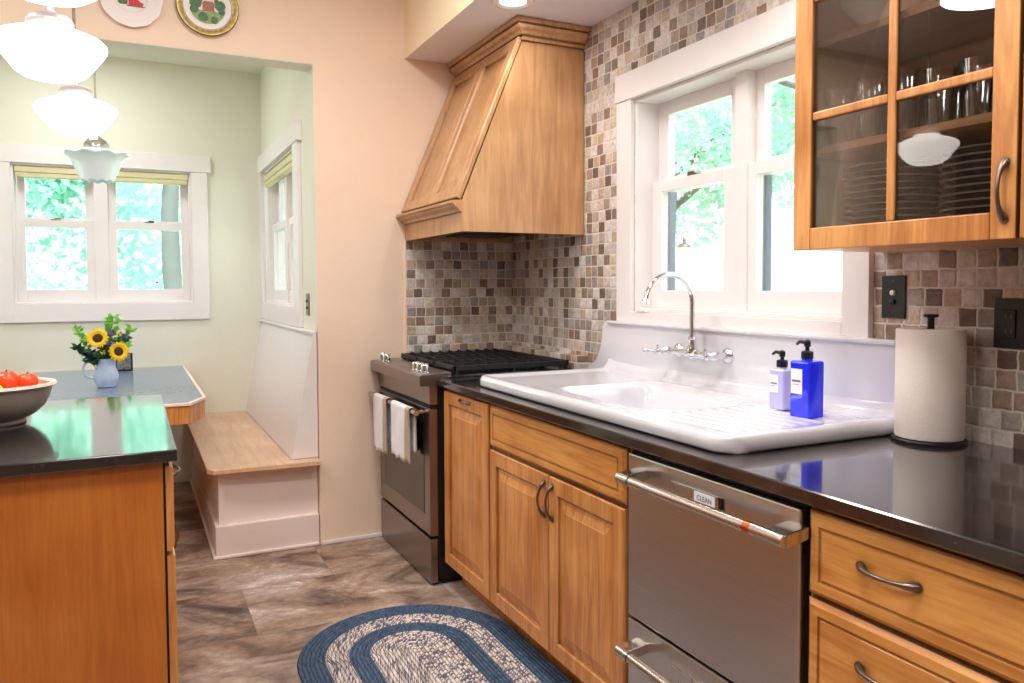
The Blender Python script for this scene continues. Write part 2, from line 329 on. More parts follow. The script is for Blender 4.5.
# ------------------------------------------------------------------ mesh helpers
class MB:
    def __init__(s): s.bm = bmesh.new(); s.mi = 0
    def face(s, vs, smooth=False):
        try:
            f = s.bm.faces.new(vs); f.smooth = smooth; f.material_index = s.mi; return f
        except ValueError: return None
    def v(s, p): return s.bm.verts.new(p)
    def box(s, x0, x1, y0, y1, z0, z1, bev=0., seg=2):
        if x0 > x1: x0, x1 = x1, x0
        if y0 > y1: y0, y1 = y1, y0
        if z0 > z1: z0, z1 = z1, z0
        b = bmesh.new()
        vs = [b.verts.new((x, y, z)) for x in (x0, x1) for y in (y0, y1) for z in (z0, z1)]
        for q in ((0, 1, 3, 2), (4, 6, 7, 5), (0, 4, 5, 1), (2, 3, 7, 6), (0, 2, 6, 4), (1, 5, 7, 3)): b.faces.new([vs[i] for i in q])
        if bev > 0: bmesh.ops.bevel(b, geom=b.edges[:], offset=bev, segments=seg, affect='EDGES', profile=.5)
        s.merge(b); return s
    def merge(s, b, mat=None, smooth=None):
        if mat is not None: bmesh.ops.transform(b, matrix=mat, verts=b.verts)
        mp = {v: s.bm.verts.new(v.co) for v in b.verts}
        for f in b.faces:
            g = s.face([mp[v] for v in f.verts], f.smooth if smooth is None else smooth)
        b.free()
    def ring_surface(s, rings, closed=True, cap0=False, cap1=False, smooth=True):
        R = [[s.v(p) for p in r] for r in rings]
        n = len(R[0])
        for a, b in zip(R[:-1], R[1:]):
            for i in range(n if closed else n-1):
                j = (i+1) % n; s.face([a[i], a[j], b[j], b[i]], smooth)
        if cap0: s.face(R[0][::-1], False)
        if cap1: s.face(R[-1], False)
        return R
    def lathe(s, prof, c=(0, 0, 0), seg=32, axis='z', cap0=False, cap1=False, fn=None):
        rings = []
        for r, h in prof:
            ring = []
            for i in range(seg):
                a = 2*PI*i/seg; rr, hh = (r, h) if fn is None else fn(r, h, a)
                x, y = rr*math.cos(a), rr*math.sin(a)
                if axis == 'z': p = (c[0]+x, c[1]+y, c[2]+hh)
                elif axis == 'x': p = (c[0]+hh, c[1]+x, c[2]+y)
                else: p = (c[0]+y, c[1]+hh, c[2]+x)
                ring.append(p)
            rings.append(ring)
        s.ring_surface(rings, True, cap0, cap1); return s
    def tube(s, pts, r, seg=12, cap=True, flat=1.0, upv=None):
        pts = [Vector(p) for p in pts]; n = len(pts)
        rs = r if isinstance(r, (list, tuple)) else [r]*n
        T = [(pts[min(i+1, n-1)]-pts[max(i-1, 0)]).normalized() for i in range(n)]
        up = Vector(upv) if upv else (Vector((0, 0, 1)) if abs(T[0].z) < .9 else Vector((1, 0, 0)))
        rings = []
        u = (up - T[0]*up.dot(T[0])).normalized()
        for i in range(n):
            u = (u - T[i]*u.dot(T[i]))
            u = u.normalized() if u.length > 1e-6 else T[i].orthogonal().normalized()
            w = T[i].cross(u)
            rings.append([pts[i]+(u*math.cos(2*PI*k/seg)*flat+w*math.sin(2*PI*k/seg))*rs[i] for k in range(seg)])
        s.ring_surface(rings, True, cap, cap); return s
    def cyl(s, p0, p1, r, seg=24): return s.tube([p0, p1], r, seg)
    def prism(s, poly, axis, a, b, bev=0., smooth=False):
        """poly: 2D points; axis x -> (y,z), y -> (x,z), z -> (x,y)"""
        def P(q, t): return {'x': (t, q[0], q[1]), 'y': (q[0], t, q[1]), 'z': (q[0], q[1], t)}[axis]
        bb = bmesh.new()
        A = [bb.verts.new(P(q, a)) for q in poly]; B = [bb.verts.new(P(q, b)) for q in poly]
        n = len(poly)
        for i in range(n): bb.faces.new([A[i], A[(i+1) % n], B[(i+1) % n], B[i]])
        bb.faces.new(A[::-1]); bb.faces.new(B)
        bmesh.ops.recalc_face_normals(bb, faces=bb.faces)
        if bev > 0: bmesh.ops.bevel(bb, geom=bb.edges[:], offset=bev, segments=2, affect='EDGES', profile=.5)
        s.merge(bb, smooth=smooth); return s
    def panel(s, M, w, h, prof):
        """concentric rectangular rings: prof = [(inset, height)...]; M maps (u,v,d)"""
        rings = [[M(i, i, d), M(w-i, i, d), M(w-i, h-i, d), M(i, h-i, d)] for i, d in prof]
        R = s.ring_surface(rings, True, True, True, smooth=False); return s
    def sphere(s, c, r, seg=16, rings=10, sc=(1, 1, 1)):
        prof = [(max(1e-4, r*math.sin(PI*i/rings)), -r*math.cos(PI*i/rings)) for i in range(rings+1)]
        rr = [[(c[0]+p*math.cos(2*PI*k/seg)*sc[0], c[1]+p*math.sin(2*PI*k/seg)*sc[1], c[2]+h*sc[2]) for k in range(seg)] for p, h in prof]
        s.ring_surface(rr, True, True, True); return s

def obj(name, mb, mat, parent=None, label=None, loc=None, sharp=40, kind=None):
    bm = mb.bm
    bmesh.ops.remove_doubles(bm, verts=bm.verts, dist=1e-6)
    bmesh.ops.recalc_face_normals(bm, faces=bm.faces)
    off = Vector((0, 0, 0))
    if parent is not None:
        p = parent
        while p is not None: off += p.location; p = p.parent
    elif loc == 'base':
        xs = [v.co.x for v in bm.verts]; ys = [v.co.y for v in bm.verts]; zs = [v.co.z for v in bm.verts]
        off = Vector(((min(xs)+max(xs))/2, (min(ys)+max(ys))/2, min(zs)))
    elif loc is not None: off = Vector(loc)
    if off.length > 0: bmesh.ops.translate(bm, verts=bm.verts, vec=-off)
    for e in bm.edges:
        if len(e.link_faces) == 2 and e.calc_face_angle(0) > math.radians(sharp): e.smooth = False
    me = bpy.data.meshes.new(name); bm.to_mesh(me); bm.free()
    for m in (mat if isinstance(mat, (list, tuple)) else [mat]): me.materials.append(m)
    o = bpy.data.objects.new(name, me); C.objects.link(o)
    if parent is not None: o.parent = parent
    else: o.location = off
    if label: o['label'] = label
    if kind: o['kind'] = kind
    return o

def thing(name, label, cat, loc=(0, 0, 0), group=None):
    o = bpy.data.objects.new(name, None); C.objects.link(o); o.location = loc; o.empty_display_size = .1
    o['label'] = label; o['category'] = cat
    if group: o['group'] = group
    return o
def tag(o, label, cat, group=None):
    o['label'] = label; o['category'] = cat
    if group: o['group'] = group
    return o
def struct(name, mb, mat, parent=None, **k):
    o = obj(name, mb, mat, parent, **k)
    if parent is None: o['kind'] = 'structure'
    return o
def dup(root, loc=None, rot=None, label=None, group=None, scale=None):
    r = root.copy(); C.objects.link(r)
    if loc is not None: r.location = loc
    if rot is not None: r.rotation_euler = rot
    if scale is not None: r.scale = scale
    if label: r['label'] = label
    if group: r['group'] = group
    for ch in list(root.children):
        c = ch.copy(); C.objects.link(c); c.parent = r
        for g in ch.children:
            d = g.copy(); C.objects.link(d); d.parent = c
    return r
def text_mesh(name, body, size, mat, parent, mtx, label=None):
    cu = bpy.data.curves.new(name, 'FONT'); cu.body = body; cu.size = size; cu.extrude = .0002; cu.align_x = 'CENTER'; cu.align_y = 'CENTER'
    t = bpy.data.objects.new(name, cu); C.objects.link(t)
    bpy.context.view_layer.update()
    me = bpy.data.meshes.new_from_object(t.evaluated_get(bpy.context.evaluated_depsgraph_get()))
    bpy.data.objects.remove(t); bpy.data.curves.remove(cu)
    me.transform(mtx); off = Vector((0, 0, 0)); p = parent
    while p is not None: off += p.location; p = p.parent
    me.transform(Matrix.Translation(-off)); me.materials.clear(); me.materials.append(mat)
    o = bpy.data.objects.new(name, me); C.objects.link(o); o.parent = parent
    if label: o['label'] = label
    return o

# ------------------------------------------------------------------ key dimensions (metres)
XW, YK, YF, XN = 1.926, 3.938, 5.66, .835
XC = 1.201                      # front of the base cabinet doors
ZT = .914                       # countertop
CEIL = 2.95; NCEIL = 2.79; YH = 4.08

# ------------------------------------------------------------------ shell
m = MB(); m.box(-2.6, 2.1, -1.6, 5.85, -.1, 0); struct('floor', m, M_floor)
m = MB(); m.box(-2.6, 2.1, -1.6, YH, CEIL, CEIL+.1); struct('ceiling', m, M_ceil)
m = MB(); m.box(-1.6, 1.0, YH, 5.85, NCEIL, NCEIL+.1); struct('ceiling_nook', m, M_nook)
# right wall with window opening
WY0, WY1, WZ0, WZ1 = 1.650, 2.745, 1.205, 2.10
def wall_x(mb, x0, x1, ya, yb, za, zb, hole):
    y0, y1, z0, z1 = hole
    mb.box(x0, x1, ya, y0, za, zb); mb.box(x0, x1, y1, yb, za, zb); mb.box(x0, x1, y0, y1, za, z0); mb.box(x0, x1, y0, y1, z1, zb)
m = MB(); wall_x(m, XW, XW+.15, -1.6, YK, 0, CEIL, (WY0, WY1, WZ0, WZ1)); struct('wall_right', m, M_tileR)
# back wall: header and the piece between opening and corner; tiled patch behind range
m = MB(); m.box(.838, 2.08, YK, YH, 0, CEIL); m.box(-1.3, .838, YK, YH, 2.42, CEIL); m.box(-2.6, -1.3, YK, YH, 0, CEIL); struct('wall_back', m, M_wall)
m = MB(); m.box(1.304, XW, YK-.008, YK, .90, 1.62); struct('trim_1', m, M_tileB)
m = MB(); m.box(1.298, 1.304, YK-.009, YK, .90, 1.56); struct('trim_2', m, M_wall)
m = MB(); m.box(-1.3, .838, YK+.002, YH, 2.416, 2.42); m.box(.834, .838, YK+.002, YH, 1.10, 2.416); struct('trim_6', m, M_nook)
# soffit
m = MB(); m.box(1.312, XW, -1.6, YK, 2.503, CEIL); struct('trim_3', m, M_soffit)
m = MB(); m.box(1.309, 1.312, -1.6, YK, 2.503, CEIL); struct('trim_4', m, M_soface)
# left wall of the kitchen
m = MB(); m.box(-2.7, -2.6, -1.6, YH, 0, CEIL); struct('wall_left', m, M_wallL)
m = MB(); m.box(-2.7, 2.1, -1.7, -1.6, 0, CEIL); struct('wall_rear', m, M_wallL)
# nook
m = MB(); wall_x(m, XN, XN+.14, YH, YF+.15, 0, NCEIL, (4.42, 5.58, 1.205, 2.10)); struct('wall_nook_right', m, M_nook)
m = MB(); wall_x(m, -1.6, -1.5, YH, YF+.15, 0, NCEIL, (4.42, 5.58, 1.205, 2.10)); struct('wall_nook_left', m, M_nook)
FX0, FX1, FZ0, FZ1 = -.650, .375, 1.215, 2.085
m = MB(); m.box(-1.5, FX0, YF, YF+.15, 0, NCEIL); m.box(FX1, XN, YF, YF+.15, 0, NCEIL); m.box(FX0, FX1, YF, YF+.15, 0, FZ0); m.box(FX0, FX1, YF, YF+.15, FZ1, NCEIL)
struct('wall_nook_far', m, M_nook)
m = MB(); m.box(.845, 1.168, YK-.012, YK, 0, .02, .004); struct('baseboard_back', m, M_trim)
# tiled ledge behind the range
m = MB(); m.box(1.868, XW, 3.12, YK-.009, ZT, .985, .002); struct('trim_5', m, M_tileR)

# ------------------------------------------------------------------ windows
def double_hung(name, F, u0, u1, z0, z1, mull, casing, zb, lower_d=.07, upper_d=.108, stile=.055, track=False, locks=True, inner=None):
    """F(u, d, z): d>0 goes outwards through the wall."""
    root = thing(name, 'x', 'window'); del root['label']; del root['category']; root['kind'] = 'structure'
    def bx(mb, ua, ub, da, db, za, zb_, bev=.002):
        p, q = F(ua, da, za), F(ub, db, zb_); mb.box(p[0], q[0], p[1], q[1], p[2], q[2], bev)
    cl, cr, ct, cb = casing     # widths
    m = MB()
    bx(m, u0-cl, u0, -.022, 0, z0-cb, z1); bx(m, u1, u1+cr, -.022, 0, z0-cb, z1)
    bx(m, u0-cl-.025, u1+cr+(.006 if track else .025), -.028, 0, z1, z1+ct)
    bx(m, u0-.001, u1+.001, -.024, 0, z0-cb, z0)
    obj('window_casing', m, M_trim, root)
    m = MB(); t = .014
    bx(m, u0, u0+t, 0, .15, z0, z1); bx(m, u1-t, u1, 0, .15, z0, z1); bx(m, u0+t, u1-t, 0, .15, z1-t, z1); bx(m, u0+t, u1-t, 0, .15, z0, z0+t)
    obj('jamb', m, M_trim, root)
    m = MB(); bx(m, mull[0], mull[1], lower_d-.008, .15, z0+t, z1-t); obj('mullion', m, M_trim, root)
    zm = zb
    for (a, b) in ((u0+t, mull[0]), (mull[1], u1-t)):
        for (part, za, zb_, d0, br, tr) in (('lower_sash', z0+t, zm+.022, lower_d, .075, .045), ('upper_sash', zm-.022, z1-t, upper_d, .06, .056)):
            m = MB(); d1 = d0+.034
            sa = stile; sb = (inner or stile) if b == mull[0] else stile
            bx(m, a, a+sa, d0, d1, za, zb_); bx(m, b-sb, b, d0, d1, za, zb_)
            bx(m, a+sa, b-sb, d0, d1, za, za+br); bx(m, a+sa, b-sb, d0, d1, zb_-tr, zb_)
            s = obj(part, m, M_trim, root)
            m = MB(); bx(m, a+sa-.004, b-sb+.004, d0+.015, d0+.019, za+br-.004, zb_-tr+.004, 0); obj('pane', m, M_glass, s)
            if part == 'lower_sash' and locks:
                m = MB(); c = (a+b)/2; bx(m, c-.028, c+.028, d0+.002, d0+.03, zb_, zb_+.008, .002); bx(m, c-.006, c+.03, d0+.004, d0+.016, zb_+.008, zb_+.018, .003)
                obj('sash_lock', m, M_pewter, s)
        if track:
            m = MB(); bx(m, b-sb-.006, b-sb+.03, .120, .149, z0+t, zm, 0); obj('screen_track', m, M_track, root)
    return root
w1 = double_hung('window_1', lambda u, d, z: (XW+d, u, z), WY0, WY1, WZ0, WZ1, (2.155, 2.218), (.095, .105, .115, .042), 1.73, lower_d=.08, upper_d=.113, stile=.065, track=True, inner=.040)
w2 = double_hung('window_2', lambda u, d, z: (u, YF+d, z), FX0, FX1, FZ0, FZ1, (-.205, -.125), (.10, .10, .11, .115), 1.72, lower_d=.05, upper_d=.088, stile=.05)
w3 = double_hung('window_3', lambda u, d, z: (XN+d, u, z), 4.42, 5.58, 1.205, 2.10, (4.96, 5.04), (.14, .08, .11, .11), 1.72, lower_d=.05, upper_d=.088, stile=.05, locks=False)

w4 = double_hung('window_4_added', lambda u, d, z: (-1.5-d, u, z), 4.42, 5.58, 1.205, 2.10, (4.96, 5.04), (.11, .08, .11, .11), 1.72, lower_d=.05, upper_d=.088, stile=.05, locks=False)  # unseen window added to bring daylight and reflections into the nook
# roller shades folded at the heads of the nook windows
def shade(label, lo, hi):
    t = thing('window_shade', label, 'window shade', tuple((a+b)/2 for a, b in zip(lo, hi)), 'cream window shades in the breakfast nook')
    m = MB(); m.box(lo[0], hi[0], lo[1], hi[1], lo[2]+.03, hi[2], .004); obj('headrail', m, M_shade, t)
    m = MB(); m.box(lo[0]+.004, hi[0]-.004, lo[1]+.004, hi[1]-.002, lo[2], lo[2]+.03, .006); obj('rolled_fabric', m, M_tan if False else M_shade, t)
    return t
s1 = shade('cream folded shade over the left sashes of the nook end window', (FX0+.018, YF-.006, 2.0), (-.21, YF+.045, 2.068))
m = MB(); pts = [(FX0+.03, YF-.012, 2.0), (FX0+.022, YF-.014, 1.6), (FX0+.02, YF-.014, 1.36), (FX0+.035, YF-.014, 1.32), (FX0+.055, YF-.014, 1.36), (FX0+.04, YF-.014, 1.7), (FX0+.032, YF-.012, 2.0)]
m.tube(pts, .002, 6); obj('pull_cord', m, M_trim, s1)
shade('cream folded shade over the right sashes of the nook end window', (-.12, YF-.006, 2.0), (FX1-.018, YF+.045, 2.068))
s3 = shade('cream folded shade on the side window above the bench', (XN-.006, 4.44, 2.0), (XN+.045, 5.56, 2.07))
m = MB(); m.tube([(XN-.012, 5.45, 2.0), (XN-.014, 5.46, 1.5), (XN-.014, 5.42, 1.42), (XN-.014, 5.36, 1.5), (XN-.012, 5.40, 2.0)], .002, 6); obj('pull_cord', m, M_trim, s3)

# ------------------------------------------------------------------ cabinet parts
def Mx(x, y0, z0):              # panel facing -x ; u runs towards +y
    return lambda u, v, d: (x-d, y0+u, z0+v)
DOORP = [(0, 0), (0, .014), (.0035, .019), (.052, .019), (.055, .0165), (.0565, .0095), (.063, .0085), (.066, .0105), (.096, .0175), (.099, .0188)]
DRAWP = [(0, 0), (0, .010), (.005, .014), (.010, .0185), (.028, .019), (.030, .0150), (.033, .0145), (.036, .0185)]
def arch_handle(name, parent, a, b, out, r=.0055, bulge=.026):
    a, b, out = Vector(a), Vector(b), Vector(out); n = 17; pts, rs = [], []
    for i in range(n):
        t = i/(n-1); pts.append(a.lerp(b, t)+out*(bulge*math.sin(PI*t)**.6)); k = abs(2*t-1)
        rs.append(r*(.75+.75*max(0, (k-.55)/.45)**1.0) if k < .97 else r*1.35)
    m = MB(); m.tube(pts, rs, 10)
    for p in (a, b):
        m.tube([p-out*.001, p+out*.004], r*1.5, 12)
    return obj(name, m, M_pewter, parent, label='pewter arched pull')

# ---- narrow pull-out cabinet
def carcass(root, y0, y1, toe=True, open_top=False):
    m = MB(); x0 = XC+.0195
    if open_top:
        m.box(x0, XW-.004, y0, y0+.018, .105, .884); m.box(x0, XW-.004, y1-.018, y1, .105, .884)
        m.box(x0, XW-.004, y0+.018, y1-.018, .105, .123); m.box(XW-.02, XW-.004, y0+.018, y1-.018, .123, .884)
        m.box(x0, x0+.02, y0+.018, y1-.018, .123, .884)
    else: m.box(x0, XW-.004, y0, y1, .105, .884)
    obj('carcass', m, M_wood, root)
    m = MB(); m.box(XC+.085, XC+.10, y0, y1, 0, .105); obj('toe_kick', m, M_wood, root)
def front(root, name, y0, y1, z0, z1, prof, mat, label=None):
    m = MB(); m.panel(Mx(XC+.019, y0, z0), y1-y0, z1-z0, prof); return obj(name, m, mat, root, label=label)

c = thing('base_cabinet', 'narrow honey maple base cabinet right beside the stove', 'cabinet', (1.56, 2.9, 0))
carcass(c, 2.66, 3.135)
d = front(c, 'door', 2.668, 3.127, .112, .868, DOORP, M_wood)
# pull sits near the top rail of this taller door
arch_handle('handle', d, (XC, 2.94, .847), (XC, 2.84, .847), (-1, 0, 0), .0045, .02)
c = thing('sink_cabinet', 'wide honey maple base cabinet with two doors under the white sink', 'cabinet', (1.56, 2.2, 0))
carcass(c, 1.748, 2.66, open_top=True)
front(c, 'false_drawer_front', 1.758, 2.652, .712, .868, DRAWP, M_woodh)
d1 = front(c, 'door', 2.192, 2.652, .112, .700, DOORP, M_wood); d2 = front(c, 'door', 1.758, 2.186, .112, .700, DOORP, M_wood)
arch_handle('handle', d1, (XC, 2.217, .672), (XC, 2.217, .562), (-1, 0, 0)); arch_handle('handle', d2, (XC, 2.162, .672), (XC, 2.162, .562), (-1, 0, 0))
c = thing('drawer_cabinet', 'honey maple drawer cabinet right of the steel dishwasher', 'cabinet', (1.56, .7, 0))
carcass(c, .20, 1.121)
for z0, z1 in ((.700, .868), (.412, .690), (.112, .402)):
    d = front(c, 'drawer', .208, 1.116, z0, z1, DRAWP, M_woodh)
    zc = .795 if z1 > .8 else z1-.085
    arch_handle('handle', d, (XC, .988, zc), (XC, .872, zc), (-1, 0, 0), .0058, .026)

# ---- countertop with a cut-out for the sink basin
m = MB(); CX0 = 1.18
BX0, BX1, BY0, BY1 = 1.345, 1.80, 1.83, 2.58
m.prism([(BX0, .884), (CX0+.003, .884), (CX0, .887), (CX0, .911), (CX0+.003, ZT), (BX0, ZT)], 'y', .15, 3.145); m.box(BX0, BX1, .15, BY0, .884, ZT); m.box(BX0, BX1, BY1, 3.145, .884, ZT); m.box(BX1, XW, .15, 3.145, .884, ZT)
ct = obj('countertop', m, M_counter); tag(ct, 'dark polished stone countertop running along the tiled wall', 'countertop')

# ------------------------------------------------------------------ sink
SX0, SX1, SY0, SY1 = 1.238, 1.885, 1.395, 2.87
def sm(t): t = max(0, min(1, t)); return t*t*(3-2*t)
RIMZ = .958
def bas(x, y):
    bx0, bx1, by0, by1 = 1.365, 1.775, 1.86, 2.42; r = .085
    dx = max(bx0+r-x, x-(bx1-r), 0); dy = max(by0+r-y, y-(by1-r), 0)
    inn = r-math.hypot(dx, dy)
    if dx == 0 and dy == 0: inn = min(x-bx0, bx1-x, y-by0, by1-y)
    return inn
def sinkz(x, y):
    z = RIMZ
    e = min(x-SX0, y-SY0, SY1-y)
    inner = sm((e-.022)/.06)
    drop = .009*inner
    b = bas(x, y)
    slope = 0
    if y < 1.85: slope = .008*sm((y-SY0-.06)/.4)
    if y > 2.44: slope = .008*sm((SY1-.06-y)/.3)
    z -= drop+slope*inner
    if y < 1.83 and y > SY0+.07 and x > SX0+.085 and x < 1.80:
        g = (x-(SX0+.085))/.048; ff = sm((y-SY0-.07)/.03)*sm((1.83-y)/.02)
        z -= .0045*ff*(.5-.5*math.cos(2*PI*g))
    if b > -.022:
        z -= .012*sm((b+.022)/.022)
        z -= .145*sm((b-.0)/.07)
    q = min(max(x-1.822, 0), .0455); z += .046-math.sqrt(.046**2-q*q)
    return z
m = MB()
SK = [(.012, ZT+.001), (.004, ZT+.002), (0, ZT+.008), (0, ZT+.024), (.002, ZT+.034), (.006, ZT+.040), (.012, ZT+.0435)]
CR = .065                                   # radius of the front corners
rows = [(SY0+o, h, o) for o, h in SK]; d = .018
while d < (SY1-SY0)/2: rows.append((SY0+d, 9, d)); d += .003 if d < CR else .0062
rows += [(SY1-(y-SY0), h, o) for y, h, o in rows[::-1]]
cols = list(SK); d = .016; W_ = 1.868-SX0
while d < W_: cols.append((d, 9)); d += .0048 if d < W_-.06 else .003
cols.append((W_, 9))
grid = []
for y, hr, dd in rows:
    f0 = 0 if dd >= CR else CR-math.sqrt(max(0, CR*CR-(CR-dd)**2))
    if hr < 9: f0 = CR-math.sqrt(max(0, CR*CR-(CR-max(dd, .0))**2))
    line = []
    for o, hc in cols:
        x = SX0+f0+(o if hc < 9 else o*(1-f0/W_)); z = sinkz(x, y) if hr == 9 and hc == 9 else min(hr, hc, RIMZ)
        # around the corner the roll follows the distance to the outline
        if hr < 9 and x > 1.822: z = z+(sinkz(x, SY0+.02)-RIMZ)*max(0, min(1, (hr-ZT-.02)/.0235))
        line.append((min(x, 1.868), y, z))
    grid.append(line)
m.ring_surface(grid, False)
sink = thing('farmhouse_sink', 'long white cast iron drainboard sink with high curved backsplash', 'sink', (1.56, 2.1, ZT))
obj('sink_basin', m, M_enamel, sink, sharp=60)
# backsplash outline in (y, z)
ol = [(SY0, .95)]
for i in range(0, 9): a = PI/2*i/8; ol.append((SY0+.04*(math.sin(a))-.0, .95+.06*(1-math.cos(a)) if False else .95+.10*i/8))
ol = [(1.385, .93), (1.395, .985), (1.41, 1.04), (1.418, 1.10)]
for i in range(7): a = PI-PI/2*i/6; ol.append((1.453+.035*math.cos(a), 1.128+.035*math.sin(a)))
for i in range(9): a = PI/2-PI/2*i/8; ol.append((2.862+.045*math.cos(a), 1.118+.045*math.sin(a)))
ol += [(2.912, 1.08), (2.922, 1.045), (2.938, 1.012), (2.960, .984), (2.988, .962), (3.015, .947), (3.035, .938), (3.035, .93)]
m = MB(); m.prism(ol, 'x', 1.868, 1.922, .0022)
obj('backsplash', m, M_enamel, sink, sharp=50)
m = MB(); m.box(1.855, 1.924, 1.43, 2.855, 1.148, 1.164, .0075, 3); obj('backsplash_ledge', m, M_enamel, sink)
m = MB(); m.lathe([(.001, 0), (.03, .001), (.034, .004), (.036, .002)], (1.57, 2.2, .792), 24); obj('drain', m, M_chrome, sink)

# ------------------------------------------------------------------ faucet
FY = 2.235
f = thing('wall_faucet', 'chrome wall mounted bridge faucet with tall gooseneck spout', 'faucet', (1.868, FY, 1.07))
FS = .135
m = MB(); m.tube([(1.822, FY-FS, 1.068), (1.822, FY+FS, 1.068)], .0105, 16)
m.tube([(1.822, FY-.03, 1.068), (1.822, FY+.03, 1.068)], [.016, .016], 18); m.lathe([(.018, -.012), (.022, 0), (.019, .02), (.014, .034), (.0125, .05), (.016, .053), (.012, .06)], (1.822, FY, 1.068), 20)
obj('bridge_body', m, M_chrome, f)
for s in (-1, 1):
    m = MB(); y = FY+s*FS
    m.tube([(1.815, y, 1.068), (1.84, y, 1.068), (1.867, y, 1.068)], [.017, .013, .012], 16)
    m.lathe([(.001, -.014), (.014, -.014), (.024, -.007), (.027, -.001)], (1.868, y, 1.068), 28, 'x'); obj('wall_flange', m, M_chrome, f)
    m = MB(); m.tube([(1.822, y, 1.068), (1.800, y, 1.068), (1.785, y, 1.068), (1.770, y, 1.068), (1.762, y, 1.068)], [.017, .018, .012, .014, .009], 16)
    m.tube([(1.762, y, 1.068), (1.735, y, 1.070), (1.715, y, 1.073)], [.0065, .0055, .008], 10); m.sphere((1.711, y, 1.073), .010, 12, 8)
    m.tube([(1.772, y-.026, 1.068), (1.772, y, 1.068), (1.772, y+.026, 1.068)], [.0065, .0045, .0065], 10); m.tube([(1.772, y, 1.068), (1.772, y, 1.094)], [.0045, .0065], 10)
    obj('lever_handle', m, M_chrome, f)
m = MB(); r = .102; zc = 1.252; pts = [(1.822, FY, 1.11), (1.822, FY, 1.18), (1.822, FY, zc)]
for i in range(1, 19): a = PI*.93*i/18; pts.append((1.822-r+r*math.cos(a), FY, zc+r*math.sin(a)))
pts.append((pts[-1][0]-.004, FY, pts[-1][2]-.012))
m.tube(pts, .0095, 16); e = pts[-1]; m.tube([(e[0]+.001, FY, e[2]+.004), (e[0]-.002, FY, e[2]-.006), (e[0]-.003, FY, e[2]-.012)], [.011, .0155, .016], 16)
obj('gooseneck_spout', m, M_chrome, f)

# ------------------------------------------------------------------ things on sink / counter
def pump_bottle(label, loc, rot, w, dpt, h, mat, pumph):
    t = thing('pump_bottle', label, 'soap bottle', (0, 0, 0))
    b = bmesh.new(); 
    m = MB(); m.box(-w/2, w/2, -dpt/2, dpt/2, 0, h, .006, 3)
    m.lathe([(.016, h-.001), (.014, h+.006), (.0125, h+.012)], (0, 0, 0), 18); obj('bottle_body', m, mat, t)
    m = MB(); m.lathe([(.001, h+.006), (.0165, h+.006), (.0165, h+.024), (.013, h+.027), (.006, h+.028), (.005, h+.05), (.005, pumph-.02), (.009, pumph-.018), (.0095, pumph-.004), (.004, pumph)], (0, 0, 0), 20)
    m.tube([(0, 0, pumph-.009), (-.025, 0, pumph-.006), (-.037, 0, pumph-.014)], [.0065, .005, .004], 10); obj('pump', m, M_black, t)
    m = MB(); m.box(-w*.42, w*.16, -dpt/2-.0006, -dpt/2, h*.42, h*.86); l = obj('bottle_label', m, M_paperlabel, t, label='white paper label')
    m = MB(); m.box(-w*.36, w*.08, -dpt/2-.0009, -dpt/2-.0006, h*.63, h*.665); m.box(-w*.33, -w*.02, -dpt/2-.0009, -dpt/2-.0006, h*.58, h*.59); obj('label_print', m, M_ink, l)
    t.location = loc; t.rotation_euler = (0, 0, rot); return t
pump_bottle('large cobalt blue soap bottle with black pump, standing nearer the paper towels', (1.690, 1.578, .9455), math.radians(-88), .068, .062, .158, M_bluegl, .216)
pump_bottle('small pale lavender soap bottle with black pump, left of the blue bottle', (1.735, 1.715, .9455), math.radians(-88), .056, .050, .120, M_lavgl, .175)
t = thing('paper_towel_roll', 'upright white paper towel roll on the dark counter by the black outlet', 'paper towels', (1.828, 1.305, ZT+.010))
m = MB(); rr = lambda r, h, a: (r*(1+.002*math.sin(9*a)), h)
m.lathe([(.021, .002), (.079, .002), (.0805, .006), (.0805, .274), (.079, .278), (.021, .278), (.021, .002)], (1.828, 1.305, ZT+.010), 64, fn=rr); obj('towel_paper', m, M_paper, t)
t = thing('towel_holder', 'black metal paper towel holder with flat knob, under the roll', 'towel holder', (1.828, 1.305, ZT))
m = MB(); m.lathe([(.001, 0), (.088, 0), (.088, .006), (.084, .010), (.001, .010)], (1.828, 1.305, ZT), 48); obj('base', m, M_black, t)
m = MB(); m.lathe([(.0085, .010), (.0085, .315), (.009, .316), (.0175, .318), (.0175, .325), (.001, .326)], (1.828, 1.305, ZT), 24); obj('pole', m, M_black, t)

t = thing('light_switch', 'black wall plate with two round push buttons, right of the sink window', 'switch', (XW, 1.487, 1.28))
m = MB(); m.box(XW-.006, XW-.0005, 1.449, 1.525, 1.220, 1.340, .002); obj('plate', m, M_plate, t)
for z, mt in ((1.292, M_china), (1.266, M_black)):
    m = MB(); m.lathe([(.0075, 0), (.0075, -.006), (.005, -.008), (.001, -.008)], (XW-.006, 1.487, z), 16, 'x'); obj('push_button', m, mt, t, label='pearl push button' if mt is M_china else 'black push button')
for z in (1.325, 1.235): 
    m = MB(); m.sphere((XW-.006, 1.487, z), .003, 8, 5); obj('screw', m, M_pewter, t)
t = thing('wall_outlet', 'black duplex outlet on the tile behind the paper towels', 'outlet', (XW, 1.143, 1.22))
m = MB(); m.box(XW-.006, XW-.0005, 1.083, 1.203, 1.158, 1.280, .002); obj('plate', m, M_plate, t)
m = MB(); m.box(XW-.010, XW-.0062, 1.148, 1.181, 1.183, 1.253, .002); o = obj('receptacle', m, M_black, t)
for z in (1.236, 1.20):
    for y in (1.158, 1.171):
        m = MB(); m.box(XW-.0105, XW-.0101, y-.001, y+.001, z-.005, z+.005); obj('slot', m, M_pewter, o)
